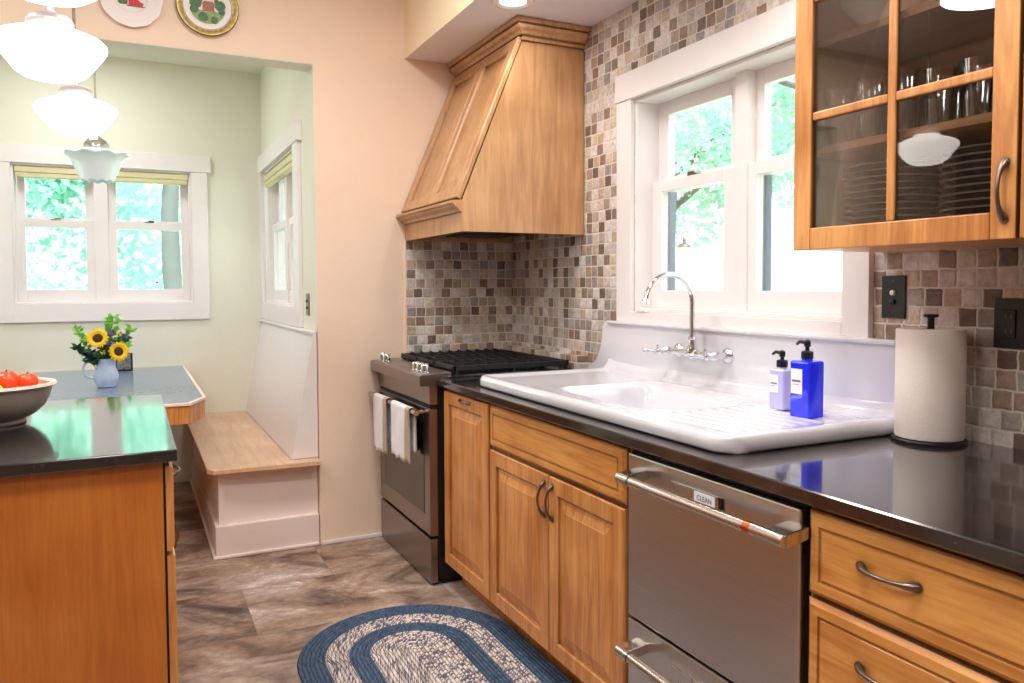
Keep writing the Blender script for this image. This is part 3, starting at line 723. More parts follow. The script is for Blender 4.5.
m = MB(); m.box(XW-.010, XW-.0062, 1.100, 1.128, 1.183, 1.253, .002); obj('receptacle', m, M_black, t)
t = thing('light_switch', 'small dark switch plate on the nook wall beside the opening', 'switch', (XN, 4.14, 1.22))
m = MB(); m.box(XN-.006, XN-.0005, 4.105, 4.178, 1.165, 1.28, .002); obj('plate', m, M_pewter, t)
for z in (1.24, 1.205):
    m = MB(); m.lathe([(.007, 0), (.007, -.006), (.001, -.007)], (XN-.006, 4.14, z), 12, 'x'); obj('push_button', m, M_black, t)
m = MB(); m.box(1.895, 1.925, 2.63, 2.69, 1.206, 1.214, .003); m.box(1.90, 1.92, 2.665, 2.685, 1.214, 1.219, .002)
tag(obj('soap_bar', m, M_cream, loc='base'), 'small white soap bar lying on the window stool left of the faucet', 'soap')

# ------------------------------------------------------------------ dishwasher
dw = thing('dishwasher', 'stainless steel two-drawer dishwasher with round bar handles', 'dishwasher', (1.56, 1.43, 0))
m = MB(); m.box(XC+.03, XW-.01, 1.128, 1.742, .10, .875); obj('tub_body', m, M_dark, dw)
m = MB(); m.box(XC+.085, XC+.10, 1.125, 1.742, 0, .10); obj('toe_kick', m, M_dark, dw)
for z0, z1, zh in ((.417, .862, .812), (.108, .408, .350)):
    m = MB(); m.box(XC, XC+.029, 1.134, 1.738, z0, z1, .004); d = obj('drawer', m, M_steel, dw)
    m = MB(); hx = XC-.062
    m.tube([(hx, 1.112, zh), (hx, 1.20, zh)], .0145, 20); m.tube([(hx, 1.64, zh), (hx, 1.690, zh)], .0145, 20); m.tube([(hx, 1.22, zh), (hx, 1.636, zh)], .0135, 20)
    h = obj('handle', m, M_steelv, d)
    m = MB(); m.tube([(hx, 1.20, zh), (hx, 1.222, zh)], .0142, 20); obj('copper_band', m, M_copper, h, label='copper coloured band') if z0 > .4 else obj('handle_band', m, M_steelv, h)
    for y0, y1 in ((1.109, 1.165), (1.645, 1.693)):
        m = MB(); m.prism([(hx-.004, zh-.014), (hx+.004, zh-.015), (XC+.001, zh-.004), (XC+.001, zh+.022), (hx+.01, zh+.015), (hx-.004, zh+.014)], 'y', y0, y1, .004); obj('handle_bracket', m, M_steelv, d)
def badge(label, zc, words):
    t = thing('status_magnet', label, 'magnet', (XC, 1.455, zc))
    m = MB(); m.box(XC-.005, XC-.0003, 1.372, 1.545, zc-.018, zc+.018, .0015); obj('magnet_frame', m, M_steelv, t)
    m = MB(); m.box(XC-.006, XC-.005, 1.462, 1.538, zc-.013, zc+.013); obj('blank_window', m, M_steel, t)
    m = MB(); m.box(XC-.0065, XC-.005, 1.383, 1.456, zc-.014, zc+.014); w = obj('word_window', m, M_paperlabel if words else M_steel, t)
    m = MB(); m.box(XC-.0052, XC-.0003, 1.362, 1.3715, zc-.017, zc+.016); obj('slider_end', m, M_black, t)
    if words:
        mt = Matrix.Translation((XC-.0068, 1.419, zc)) @ Euler((PI/2, 0, -PI/2)).to_matrix().to_4x4()
        text_mesh('word_clean', words, .017, M_inkdk, w, mt)
badge('sliding magnet sign reading CLEAN on the upper dishwasher drawer', .812, 'CLEAN')
badge('blank sliding magnet sign on the lower dishwasher drawer', .350, None)

# ------------------------------------------------------------------ range
RX, RY0, RY1 = 1.150, 3.158, 3.922
rg = thing('gas_range', 'stainless slide-in gas range with black grates', 'stove', (1.5, 3.54, 0))
m = MB(); m.box(RX+.035, 1.80, RY0+.004, RY1, .03, .90, .002); m.box(RX+.06, 1.78, RY0+.02, RY1-.02, 0, .03); obj('range_body', m, M_dark, rg)
m = MB(); m.prism([(RX+.035, .800), (RX, .800), (RX-.004, .882), (RX-.045, .884), (RX-.047, .928), (RX-.041, .934), (RX+.075, .940), (RX+.10, .940), (RX+.10, .882), (RX+.035, .882)], 'y', RY0, RY1+.004, .0025)
obj('control_panel', m, M_rangest, rg)
for y in (3.225, 3.285, 3.345, 3.80, 3.87):
    m = MB(); m.lathe([(.023, 0), (.022, .005), (.018, .007), (.0175, .034), (.015, .038), (.001, .038)], (0, 0, 0), 20)
    bmesh.ops.transform(m.bm, matrix=Matrix.Translation((RX+.004, y, .936)) @ Matrix.Rotation(math.radians(-4), 4, 'Y'), verts=m.bm.verts); obj('knob', m, M_chrome, rg)
m = MB(); m.panel(lambda u, v, d: (RX+.034-d, RY0+.006+u, .222+v), RY1-RY0-.012, .560, [(0, 0), (0, .031), (.003, .034), (.07, .034), (.072, .033)]); dr = obj('oven_door', m, M_rangest, rg)
m = MB(); m.box(RX-.0012, RX+.002, RY0+.082, RY1-.082, .305, .715, .001); obj('oven_window', m, M_ovengl, dr)
m = MB(); m.box(RX+.002, RX+.034, RY0+.006, RY1-.006, .785, .797); obj('door_vent', m, M_dark, dr)
m = MB(); m.tube([(RX-.052, RY0+.03, .765), (RX-.052, RY1-.012, .765)], .0115, 16)
for y in (RY0+.06, RY1-.05): m.tube([(RX-.052, y, .765), (RX, y, .765)], .009, 12)
obj('door_handle', m, M_steelv, dr)
m = MB(); m.box(RX, RX+.034, RY0+.006, RY1-.006, .012, .208, .003); obj('storage_drawer', m, M_rangest, rg)
m = MB(); m.box(RX+.085, 1.862, RY0-.002, RY1, .900, .925, .004); obj('cooktop', m, M_ovengl, rg)
for y0, y1 in ((3.168, 3.412), (3.418, 3.662), (3.668, 3.912)):
    m = MB(); x0, x1 = RX+.115, 1.85; z0, z1 = .944, .964
    for y in (y0, y1-.012): m.box(x0, x1, y, y+.012, z0-.004, z1, .002)
    for x in (x0, x1-.014): m.box(x, x+.014, y0, y1, z0, z1, .002)
    for i in range(1, 11):
        x = x0+(x1-x0)*i/11; m.prism([(y0+.004, z0-.004), (y0+.010, z1+.008), (y0+.10, z1+.003), (y1-.10, z1+.003), (y1-.010, z1+.008), (y1-.004, z0-.004), (y1-.02, z0-.002), (y0+.02, z0-.002)], 'x', x-.004, x+.004)
    m.box(x0, x1, (y0+y1)/2-.004, (y0+y1)/2+.004, z0, z0+.012, .001)
    for x in (x0+.01, x1-.02, (x0+x1)/2):
        for y in (y0+.001, y1-.012): m.box(x, x+.012, y, y+.011, .925, z0, .001)
    obj('burner_grate', m, M_iron, rg)
for x, y in ((1.40, 3.29), (1.68, 3.29), (1.40, 3.79), (1.68, 3.79), (1.54, 3.54)):
    m = MB(); m.lathe([(.001, 0), (.05, 0), (.05, .008), (.032, .010), (.032, .017), (.001, .018)], (x, y, .925), 24); obj('burner', m, M_iron, rg)

def hand_towel(label, y0, y1, zf, mirror=False):
    t = thing('dish_towel', label, 'towel', (RX-.052, (y0+y1)/2, .765), 'dish towels on the oven handle')
    ny = 12; prof = []
    for i in range(14): prof.append((-.016, .765-(zf)*(1-i/13)))
    for i in range(1, 8): a = PI-PI*i/8; prof.append((.0165*math.cos(a), .765+.0165*math.sin(a)))
    for i in range(10): prof.append((.016, .765-(zf*.82)*(i/9)))
    def surf(ya, yb, lift, n):
        rings = []
        for j in range(n+1):
            y = ya+(yb-ya)*j/n; ring = []
            for k, (dx, z) in enumerate(prof):
                w = .004*math.sin(y*95+k*.08)*min(1, (0.78-z)*8) if z < .76 else 0
                lo = .006*math.sin(y*60)*((.765-z)/zf) if z < .70 else 0
                dd = math.copysign(lift, dx) if abs(dx) > 0 else 0
                ring.append((RX-.052+dx+w*(1 if dx < 0 else .3)-(lift if dx < 0 else -lift), y, z+lo))
            rings.append(ring)
        m = MB(); m.ring_surface(rings, False); return m
    o = obj('towel_cloth', surf(y0, y1, 0, 16), M_towel, t, sharp=180); md = o.modifiers.new('s', 'SOLIDIFY'); md.thickness = .003
    o = obj('tan_stripe', surf(y0-.004, y0+.040, .0035, 6), M_tan, t, sharp=180, label='tan striped edge'); md = o.modifiers.new('s', 'SOLIDIFY'); md.thickness = .002
hand_towel('white towel with tan edge on the oven handle, the one nearer the wall', 3.59, 3.80, .26)
hand_towel('white towel with tan edge on the oven handle, the one nearer the cabinets', 3.25, 3.51, .235)

# ------------------------------------------------------------------ hood
HY0, HY1 = 3.15, 3.9285
hd = thing('range_hood', 'slanted maple wood range hood with two panel doors over the stove', 'range hood', (1.6, 3.54, 1.555))
m = MB()
m.prism([(1.924, 1.600), (1.303, 1.600), (1.303, 1.690), (1.606, 2.43), (1.606, 2.499), (1.924, 2.499)], 'y', HY0+.018, HY1-.018)
m.box(1.302, 1.320, HY0+.018, HY1-.018, 1.555, 1.600)
for a_, b_ in ((HY0, HY0+.018), (HY1-.018, HY1)): m.prism([(1.924, 1.555), (1.302, 1.555), (1.302, 1.690), (1.606, 2.43), (1.606, 2.499), (1.924, 2.499)], 'y', a_, b_)
obj('hood_body', m, M_hood, hd)
m = MB(); m.box(1.36, 1.88, HY0+.03, HY1-.03, 1.580, 1.599, .003); o = obj('vent_insert', m, M_rangest, hd)
for y in (3.32, 3.72):
    m = MB(); m.box(1.50, 1.80, y-.14, y+.14, 1.574, 1.580, .002); obj('filter', m, M_dark, o)
# ledge moulding
m = MB(); m.prism([(1.303, 1.640), (1.292, 1.640), (1.286, 1.652), (1.268, 1.664), (1.262, 1.674), (1.252, 1.676), (1.252, 1.688), (1.303, 1.692)], 'y', HY0-.004, HY1, .0008); obj('ledge_molding', m, M_hood, hd)
# crown swept round the corner
pr = [(0, 2.416), (.012, 2.416), (.013, 2.428), (.007, 2.430), (.008, 2.435), (.020, 2.440), (.028, 2.452), (.042, 2.460), (.050, 2.472), (.044, 2.475), (.045, 2.479), (.060, 2.481), (.062, 2.500), (0, 2.5005)]
rings = [[(1.924, HY0-o, z) for o, z in pr], [(1.606-o, HY0-o, z) for o, z in pr], [(1.606-o, HY1, z) for o, z in pr]]
m = MB(); m.ring_surface(rings, True, True, True, smooth=False); obj('crown_molding', m, M_hood, hd)
# slanted doors
p0, p1 = Vector((1.300, 0, 1.694)), Vector((1.603, 0, 2.424)); ln = (p1-p0).length; ud = (p1-p0)/ln; nd = Vector((-ud.z, 0, ud.x))
for y0, y1 in ((HY0+.003, 3.538), (3.542, HY1-.002)):
    M = lambda u, v, d, y0=y0: tuple(p0+ud*v+nd*d+Vector((0, y0+u, 0)))
    m = MB(); m.panel(M, y1-y0, ln, [(0, .0025), (0, .019), (.003, .023), (.054, .023), (.058, .018), (.060, .0065), (.068, .0045), (.078, .0045), (.106, .011), (.109, .0115)]); obj('hood_door', m, M_hood, hd)

# ------------------------------------------------------------------ upper glass cabinets
UX, UZ0, UZ1 = 1.578, 1.405, 2.40
def upper_cab(label, y0, y1, handle):
    c = thing('glass_cabinet', label, 'cabinet', (1.75, (y0+y1)/2, UZ0))
    m = MB(); bx0 = UX+.021; xb = XW-.002
    m.box(bx0, xb, y1-.018, y1, UZ0+.008, UZ1); m.box(bx0, xb, y0, y0+.018, UZ0+.008, UZ1); m.box(bx0, xb, y0+.018, y1-.018, UZ0+.012, UZ0+.030); m.box(bx0, xb, y0+.018, y1-.018, UZ1-.018, UZ1)
    m.box(xb-.008, xb, y0+.018, y1-.018, UZ0+.03, UZ1-.018); obj('carcass', m, M_inner, c)
    m = MB(); m.box(bx0, bx0+.004, y0, y1, UZ0+.001, UZ0+.03); m.box(bx0, xb, y0, y1, UZ0+.001, UZ0+.008); obj('bottom_trim', m, M_wood, c)
    for z in (1.652, 1.925):
        m = MB(); m.box(bx0+.012, xb-.01, y0+.02, y1-.02, z, z+.018); sh = obj('shelf', m, M_inner, c)
        m = MB(); m.box(bx0+.006, bx0+.0118, y0+.02, y1-.02, z-.0005, z+.0185, .001); obj('shelf_edge', m, M_woodh, sh)
    m = MB(); st = .058
    def fr(a, b, za, zb, mm): mm.box(UX, UX+.020, a, b, za, zb, .0025)
    fr(y0+.002, y0+st-.004, UZ0, UZ1, m); fr(y1-st, y1-.002, UZ0, UZ1, m); fr(y0+st-.004, y1-st, UZ0, UZ0+.056, m); fr(y0+st-.004, y1-st, UZ1-.06, UZ1, m)
    d = obj('door', m, M_wood, c)
    yc = (y0+y1)/2
    m = MB(); m.box(UX+.003, UX+.017, yc-.011, yc+.011, UZ0+.056, UZ1-.06, .004)
    zs = [1.735, 2.035]
    for z in zs:
        for a_, b_ in ((y0+st-.004, yc-.010), (yc+.010, y1-st)): m.box(UX+.0035, UX+.0165, a_, b_, z, z+.022, .004)
    obj('muntin', m, M_wood, d)
    zz = [UZ0+.056, 1.735, 1.757, 2.035, 2.057, UZ1-.06]
    for k in range(3):
        for a, b in ((y0+st-.006, yc-.008), (yc+.008, y1-st+.002)):
            m = MB(); m.box(UX+.009, UX+.012, a, b, zz[2*k]-.002, zz[2*k+1]+.002); obj('glass_pane', m, M_cabgl, d)
    arch_handle('handle', d, (UX, handle, 1.445), (UX, handle, 1.560), (-1, 0, 0), .0058, .026)
upper_cab('maple wall cabinet with divided glass door beside the sink window', .948, 1.529, .972)
upper_cab('maple wall cabinet at the right edge, beyond the first glass cabinet', .362, .944, .910)
# contents
def plate_stack(y, n, lab, grp):
    proto = None
    for i in range(n):
        z = UZ0+.031+i*.0165
        if proto is None:
            m = MB(); m.lathe([(.001, 0), (.07, 0), (.08, .002), (.116, .013), (.117, .0155), (.078, .006), (.001, .005)], (0, 0, 0), 40)
            m.mi = 1; m.lathe([(.116, .0125), (.1215, .0135), (.1225, .0155), (.117, .0162)], (0, 0, 0), 40)
            proto = obj('dinner_plate', m, [M_darkplate, M_platerim]); o = proto
        else: o = dup(proto)
        o.location = (1.765+.001*math.sin(i*2.1), y+.001*math.cos(i*1.7), z); tag(o, lab, 'plate', grp)
plate_stack(1.372, 11, 'charcoal dinner plate in the left stack inside the glass cabinet', 'charcoal plates, left stack')
plate_stack(1.098, 11, 'charcoal dinner plate in the right stack inside the glass cabinet', 'charcoal plates, right stack')
m = MB(); m.lathe([(.001, 0), (.030, 0), (.032, .003), (.040, .145), (.0385, .145), (.0305, .008), (.001, .006)], (0, 0, 0), 24); g1 = obj('drinking_glass', m, M_drink)
m = MB(); m.lathe([(.001, 0), (.028, 0), (.031, .003), (.034, .050), (.042, .128), (.0405, .128), (.0325, .051), (.0285, .007), (.001, .006)], (0, 0, 0), 24); g2 = obj('tumbler', m, M_drink)
first = [True, True]
for k, (x, y) in enumerate([(1.66, 1.455), (1.66, 1.36), (1.66, 1.27), (1.76, 1.43), (1.76, 1.33), (1.85, 1.455), (1.85, 1.36)]):
    o = g1 if k == 0 else dup(g1); o.location = (x, y, 1.6705); tag(o, 'clear straight glass on the middle shelf, left half of the glass cabinet', 'glass', 'clear straight glasses in the cabinet')
for k, (x, y) in enumerate([(1.66, 1.175), (1.66, 1.085), (1.66, .998), (1.76, 1.21), (1.76, 1.12), (1.76, 1.03), (1.85, 1.17), (1.85, 1.07), (1.85, .985)]):
    o = g2 if k == 0 else dup(g2); o.location = (x, y, 1.6705); tag(o, 'clear flared tumbler on the middle shelf, right half of the glass cabinet', 'glass', 'clear flared tumblers in the cabinet')
t = thing('mixing_bowl', 'cream ceramic bowl with pouring lip on the upper cabinet shelf', 'bowl', (1.722, 1.345, 1.9435))
def lip(r, h, a):
    k = max(0, math.cos(a-2.3))**12
    return (r+.02*k*(h > .06), h+.003*k)
m = MB(); m.lathe([(.001, 0), (.055, 0), (.058, .006), (.085, .03), (.105, .07), (.112, .105), (.117, .112), (.112, .114), (.103, .105), (.08, .035), (.001, .012)], (1.722, 1.345, 1.9435), 48, fn=lip); obj('bowl_body', m, M_cream, t)

# ------------------------------------------------------------------ recessed light in the soffit
t = thing('recessed_light', 'round white recessed ceiling light in the soffit over the sink', 'light', (1.46, 2.96, 2.503))
m = MB(); m.lathe([(.088, 0), (.086, -.006), (.068, -.009), (.060, -.004), (.058, -.0015)], (1.46, 2.96, 2.5025), 40); obj('trim_ring', m, M_china, t)
m = MB(); m.lathe([(.058, -.0015), (.04, -.003), (.001, -.003)], (1.46, 2.96, 2.5025), 40); obj('lens', m, M_light, t)

# ------------------------------------------------------------------ island
il = thing('kitchen_island', 'amber maple kitchen island with flat end panel, left foreground', 'island', (-.27, 2.65, 0))
m = MB(); m.box(-.57, .052, 2.112, 3.165, .0, .884, .002); obj('island_body', m, M_isl, il)
m = MB(); m.box(-.57, .060, 2.106, 2.112, .0, .883, .001); obj('end_panel', m, M_isl, il)
m = MB(); m.box(.053, .066, 2.114, 3.16, .0, .88); obj('shadow_gap', m, M_dark, il)
for z0, z1 in ((.652, .868), (.10, .640)):
    for y0, y1 in ((2.112, 2.632), (2.640, 3.16)):
        m = MB(); m.panel(lambda u, v, d: (.066+d, y0+u, z0+v), y1-y0, z1-z0, DRAWP if z0 > .5 else DOORP); dd = obj('drawer' if z0 > .5 else 'door', m, M_wood, il)
        if z0 > .5: arch_handle('handle', dd, (.085, y0+.20, .80), (.085, y0+.32, .80), (1, 0, 0))
        else: arch_handle('handle', dd, (.085, y1-.05, .50), (.085, y1-.05, .60), (1, 0, 0))
m = MB(); m.box(-.60, .093, 2.078, 3.192, .884, ZT, .003); tag(obj('island_countertop', m, M_counter, loc='base'), 'dark polished stone top of the island under the fruit bowl', 'countertop')

# ---- fruit bowl
BC = (-.385, 2.725)
t = thing('serving_bowl', 'large grey stoneware bowl with cream rim on the island', 'bowl', (BC[0], BC[1], ZT))
m = MB(); m.lathe([(.001, 0), (.090, 0), (.094, .004), (.090, .012), (.118, .026), (.143, .050), (.157, .078), (.163, .106)], (*BC, ZT), 64)
obj('bowl_body', m, M_stone, t)
m = MB(); m.lathe([(.162, .104), (.170, .107), (.176, .112), (.173, .119), (.163, .119), (.157, .113)], (*BC, ZT), 64); obj('bowl_rim', m, M_rimst, t)
m = MB(); m.lathe([(.158, .114), (.152, .080), (.138, .054), (.110, .032), (.001, .018)], (*BC, ZT), 64); obj('bowl_inside', m, M_bowlin, t)
def tomato(loc, r, lab, mat, name, cat):
    t = thing(name, lab, cat, loc)
    def f_(rr, h, a): return (rr*(1+.035*math.cos(5*a)*(h > -r*.2)), h)
    m = MB(); pr = [(max(.0005, r*math.sin(PI*i/14)), -r*.86*math.cos(PI*i/14)-(.12*r if i > 12 else 0)) for i in range(15)]
    m.lathe(pr, (0, 0, 0), 30, fn=f_); mesh = m
    bmesh.ops.translate(mesh.bm, verts=mesh.bm.verts, vec=loc); obj('fruit_flesh', mesh, mat, t)
    m = MB(); m.tube([(loc[0], loc[1], loc[2]+r*.70), (loc[0]+.003, loc[1], loc[2]+r*.93)], [.003, .002], 6); obj('stem_stub', m, M_stem, t)
bz = ZT
tomato((BC[0]+.040, BC[1]+.035, bz+.122), .036, 'ripe red tomato, left one of the pair in the stoneware bowl', M_tom, 'tomato', 'tomato')
tomato((BC[0]+.092, BC[1]+.052, bz+.116), .030, 'ripe red tomato nearest the right rim of the stoneware bowl', M_tom, 'tomato', 'tomato')
tomato((BC[0]-.040, BC[1]+.050, bz+.122), .036, 'orange fruit at the left edge, in the stoneware bowl', M_orng, 'orange', 'orange')
tomato((BC[0]+.01, BC[1]-.045, bz+.100), .033, 'yellow green fruit in front of the tomatoes in the bowl', M_lime, 'lemon', 'lemon')
tomato((BC[0]-.07, BC[1]-.03, bz+.085), .034, 'red tomato low at the far left inside the bowl', M_tom, 'tomato', 'tomato')

# ------------------------------------------------------------------ breakfast nook
t = thing('nook_bench', 'built-in nook bench with pale wood seat and slanted white back', 'bench', (.6, 4.8, 0))
m = MB(); m.prism([(.302, 3.925), (.330, 3.885), (.834, 3.862), (.834, YF-.003), (.302, YF-.003)], 'z', .426, .450, .003); obj('seat', m, M_seat, t)
m = MB(); m.box(.362, .834, 3.972, YF-.003, .155, .426); m.box(.356, .374, 3.966, YF-.003, .16, .425, .002); m.box(.374, .39, 3.966, 3.975, .16, .425, .002); obj('bench_base', m, M_bench, t)
m = MB(); m.box(.338, .834, 3.945, YF-.003, .006, .16, .004); m.box(.326, .833, 3.934, YF-.003, 0, .016, .005); obj('base_molding', m, M_bench, t)
m = MB(); m.prism([(.702, .4505), (.816, 1.075), (.834, 1.075), (.834, .4505)], 'y', 3.946, YF-.003, .0015); obj('backrest', m, M_trim, t)
m = MB(); m.box(.800, .834, 3.944, YF-.003, 1.0755, 1.092, .004); obj('backrest_cap', m, M_trim, t)

t = thing('nook_table', 'breakfast table with blue-grey top and wooden apron in the nook', 'table', (-.13, 4.8, 0))
tp = [(.312, 3.995), (.232, 3.812), (-.50, 3.812), (-.58, 3.995), (-.58, YF-.005), (.312, YF-.005)]
def inset(poly, d):
    out = []; n = len(poly)
    for i in range(n):
        a, b, c_ = Vector(poly[i-1]), Vector(poly[i]), Vector(poly[(i+1) % n])
        e1 = (b-a).normalized(); e2 = (c_-b).normalized(); n1 = Vector((e1.y, -e1.x)); n2 = Vector((e2.y, -e2.x)); bi = (n1+n2); bi = bi/ (bi.dot(n1))
        out.append(tuple(b+bi*d))
    return out
m = MB(); m.prism(tp, 'z', .774, .788, .002); obj('table_edge', m, M_edge, t)
m = MB(); m.prism(inset(tp, .017), 'z', .7875, .7895); o = obj('table_top', m, M_tabletop, t)
m = MB(); m.prism(inset(tp, .006), 'z', .690, .774, .002); obj('apron', m, M_wood, t)
m = MB(); m.box(-.20, -.08, 4.2, 5.3, .04, .69, .004); m.box(-.32, .04, 4.15, 5.35, 0, .04, .004); obj('pedestal', m, M_wood, t)
TZ = .7895
# jug with flowers
JC = Vector((-.128, 4.62, TZ))
t = thing('flower_jug', 'pale blue glazed jug with handle on the nook table', 'jug', JC)
m = MB(); m.lathe([(.001, .004), (.040, 0), (.046, .004), (.047, .010), (.058, .035), (.060, .055), (.054, .082), (.046, .105), (.046, .135), (.053, .152), (.050, .152), (.043, .136), (.043, .105), (.051, .082), (.055, .05), (.04, .012), (.001, .010)], tuple(JC), 40); obj('jug_body', m, M_jug, t)
m = MB(); pts = [(JC.x-.044, JC.y, JC.z+.142)]
for i in range(9): a = math.radians(110+i*20); pts.append((JC.x-.072+.036*math.cos(a), JC.y, JC.z+.098+.045*math.sin(a)))
pts.append((JC.x-.057, JC.y, JC.z+.048)); m.tube(pts, .0062, 10); obj('jug_handle', m, M_jug, t)
def P3(dx, dy, dz): return (JC.x+dx, JC.y+dy, JC.z+dz)
def sunflower(label, head, facing, R):
    t = thing('sunflower', label, 'flower', tuple(JC))
    h = Vector(P3(*head)); m = MB(); m.tube([P3(.0, 0, .02), P3(head[0]*.3, head[1]*.3, .13), tuple(h-Vector(facing)*.01)], .003, 6); obj('stem', m, M_stem, t)
    nrm = Vector(facing).normalized(); q = Vector((0, 0, 1)).rotation_difference(nrm)
    m = MB()
    for lay, (n, ph, tl) in enumerate(((16, 0, .12), (16, .2, .35))):
        for i in range(n):
            a = 2*PI*i/n+ph+random.uniform(-.06, .06); u = Vector((math.cos(a), math.sin(a), 0)); w = Vector((-math.sin(a), math.cos(a), 0)); rr = R*random.uniform(.9, 1.06)
            pp = [u*R*.35-w*R*.09, u*R*.65-w*R*.15+Vector((0, 0, R*tl*.5)), u*rr+Vector((0, 0, R*tl*.3)), u*R*.65+w*R*.15+Vector((0, 0, R*tl*.5)), u*R*.35+w*R*.09]
            m.face([m.v(h+q@p) for p in pp])
    obj('petals', m, M_petal, t)
    m = MB(); m.sphere((0, 0, 0), R*.42, 20, 8, (1, 1, .35)); bmesh.ops.transform(m.bm, matrix=Matrix.Translation(h+nrm*.002) @ q.to_matrix().to_4x4(), verts=m.bm.verts); obj('seed_head', m, M_seed, t)
sunflower('yellow sunflower, upper left one in the blue jug', (-.035, -.045, .262), (-.15, -.9, .40), .058)
sunflower('yellow sunflower, lower right one in the blue jug', (.060, -.055, .190), (.35, -.9, .15), .056)
def sprig(label, tip, n, ls, mat, spread=.03, cat='foliage', grp='leafy sprigs in the blue jug'):
    t = thing('leafy_sprig', label, cat, tuple(JC), grp)
    a, b = Vector(P3(tip[0]*.08, tip[1]*.08, .03)), Vector(P3(*tip)); mid = a.lerp(b, .5)+Vector((0, 0, .02))
    m = MB(); m.tube([a, mid, b], [.0022, .0018, .001], 6); obj('stem', m, M_stem, t)
    m = MB()
    for i in range(n):
        k = .45+.55*i/n; p = a.lerp(b, k)+Vector((0, 0, .02*math.sin(PI*k))); dr_ = Vector((random.uniform(-1, 1), random.uniform(-1, .3), random.uniform(-.2, 1))).normalized()
        sd = dr_.orthogonal().normalized(); sz = ls*random.uniform(.85, 1.4)
        m.face([m.v(p), m.v(p+dr_*sz*.45+sd*sz*.28), m.v(p+dr_*sz), m.v(p+dr_*sz*.45-sd*sz*.28)])
    obj('leaves', m, mat, t)
sprig('bright green upright sprig at the top of the bouquet', (0.039, 0.000, 0.377), 35, .042, M_leafl)
sprig('bright green sprig at the right of the bouquet', (0.129, -0.010, 0.307), 35, .040, M_leafl)
sprig('light green feathery sprig at the upper left of the bouquet', (-0.134, 0.000, 0.313), 38, .032, M_leafl)
sprig('dark green sprig spreading low to the left of the jug', (-0.134, -0.030, 0.220), 48, .036, M_leafd)
sprig('dark green sprig hanging over the left rim of the jug', (-0.073, -0.050, 0.191), 54, .034, M_leafd)
sprig('dark green sprig at the centre behind the sunflowers', (0.000, 0.000, 0.273), 70, .045, M_leafd)
sprig('dark green sprig on the right behind the lower sunflower', (0.084, 0.010, 0.267), 54, .038, M_leafd)
sprig('dark green sprig between the two sunflowers', (0.000, -0.055, 0.220), 48, .032, M_leafd)
def blossom(label, pos, r, mat, nm, grp):
    t = thing(nm, label, 'flower', P3(*pos), grp); p = Vector(P3(*pos))
    m = MB()
    for i in range(14):
        d_ = Vector((random.uniform(-1, 1), random.uniform(-1, 1), random.uniform(-1, 1))).normalized(); sd = d_.orthogonal().normalized()
        m.face([m.v(p), m.v(p+d_*r*.6+sd*r*.4), m.v(p+d_*r), m.v(p+d_*r*.6-sd*r*.4)])
    obj('petals', m, mat, t)
    m = MB(); m.tube([P3(pos[0]*.2, pos[1]*.2, .10), tuple(p)], .0016, 5); obj('stem', m, M_stem, t)
for q in ((.01, -.06, .235), (.035, -.055, .235), (.03, -.03, .29), (.09, -.03, .27), (-.075, -.05, .19)): blossom('small purple blossom among the sunflowers in the jug', q, .019, M_purple, 'purple_blossom', 'purple blossoms in the bouquet')
for q in ((.065, -.04, .285), (-.01, -.06, .19)): blossom('small pale yellow blossom in the jug bouquet', q, .017, M_yellow, 'yellow_blossom', 'pale yellow blossoms in the bouquet')
t = thing('picture_frame', 'small dark picture frame standing at the back of the nook table', 'picture frame', (-.052, 5.42, TZ))
m = MB(); m.box(-.102, -.002, 5.415, 5.425, TZ+.001, TZ+.115, .002); obj('frame', m, M_black, t)
m = MB(); m.box(-.090, -.014, 5.4135, 5.4148, TZ+.014, TZ+.112); obj('photo', m, M_pic, t)
m = MB(); m.prism([(5.425, TZ+.09), (5.425, TZ+.001), (5.47, TZ+.001)], 'x', -.06, -.045); obj('easel_back', m, M_black, t)

# ------------------------------------------------------------------ wall plates
def disc_y(mb, c, r, y, n=40, sx=1, sz=1): mb.face([mb.v((c[0]+r*sx*math.cos(2*PI*i/n), y, c[1]+r*sz*math.sin(2*PI*i/n))) for i in range(n)])
def wall_plate(label, c, R, prof, mat, wave=0):
    t = thing('decorative_plate', label, 'wall plate', (c[0], YK, c[1]))
    m = MB(); fn = (lambda r, h, a: (r*(1+(wave*math.cos(12*a) if r > R*.9 else 0)), h)) if wave else None
    m.lathe(prof, (c[0], YK-.001, c[1]), 72, 'y', fn=fn); obj('plate_body', m, mat, t); return t
c = (.030, 2.610); R = .128
t = wall_plate('white china plate with a red picture, hanging above the nook opening', c, R, [(.001, -.001), (R*.6, -.001), (R, -.018), (R, -.021), (R*.97, -.021), (R*.62, -.008), (.001, -.008)], M_china, .012)
yb = YK-.0105
m = MB()
for k in range(28):
    a = PI+PI*k/27*1.0; m.box(c[0]+.064*math.cos(a)-.001, c[0]+.064*math.cos(a)+.001, yb, yb+.0008, c[1]-.002+.058*math.sin(a)-.001, c[1]-.002+.058*math.sin(a)+.001)
obj('painted_arc', m, M_red, t)
m = MB(); m.prism([(c[0]-.012, c[1]-.030), (c[0]+.045, c[1]-.030), (c[0]+.050, c[1]-.018), (c[0]+.036, c[1]-.012), (c[0]+.02, c[1]+.004), (c[0]-.012, c[1]-.004)], 'y', yb, yb+.001); obj('painted_red_shape', m, M_red, t)
m = MB(); m.prism([(c[0]-.056, c[1]-.020), (c[0]-.046, c[1]-.030), (c[0]-.016, c[1]-.028), (c[0]-.014, c[1]+.010), (c[0]-.036, c[1]+.018), (c[0]-.05, c[1]+.0)], 'y', yb-.0003, yb+.0008)
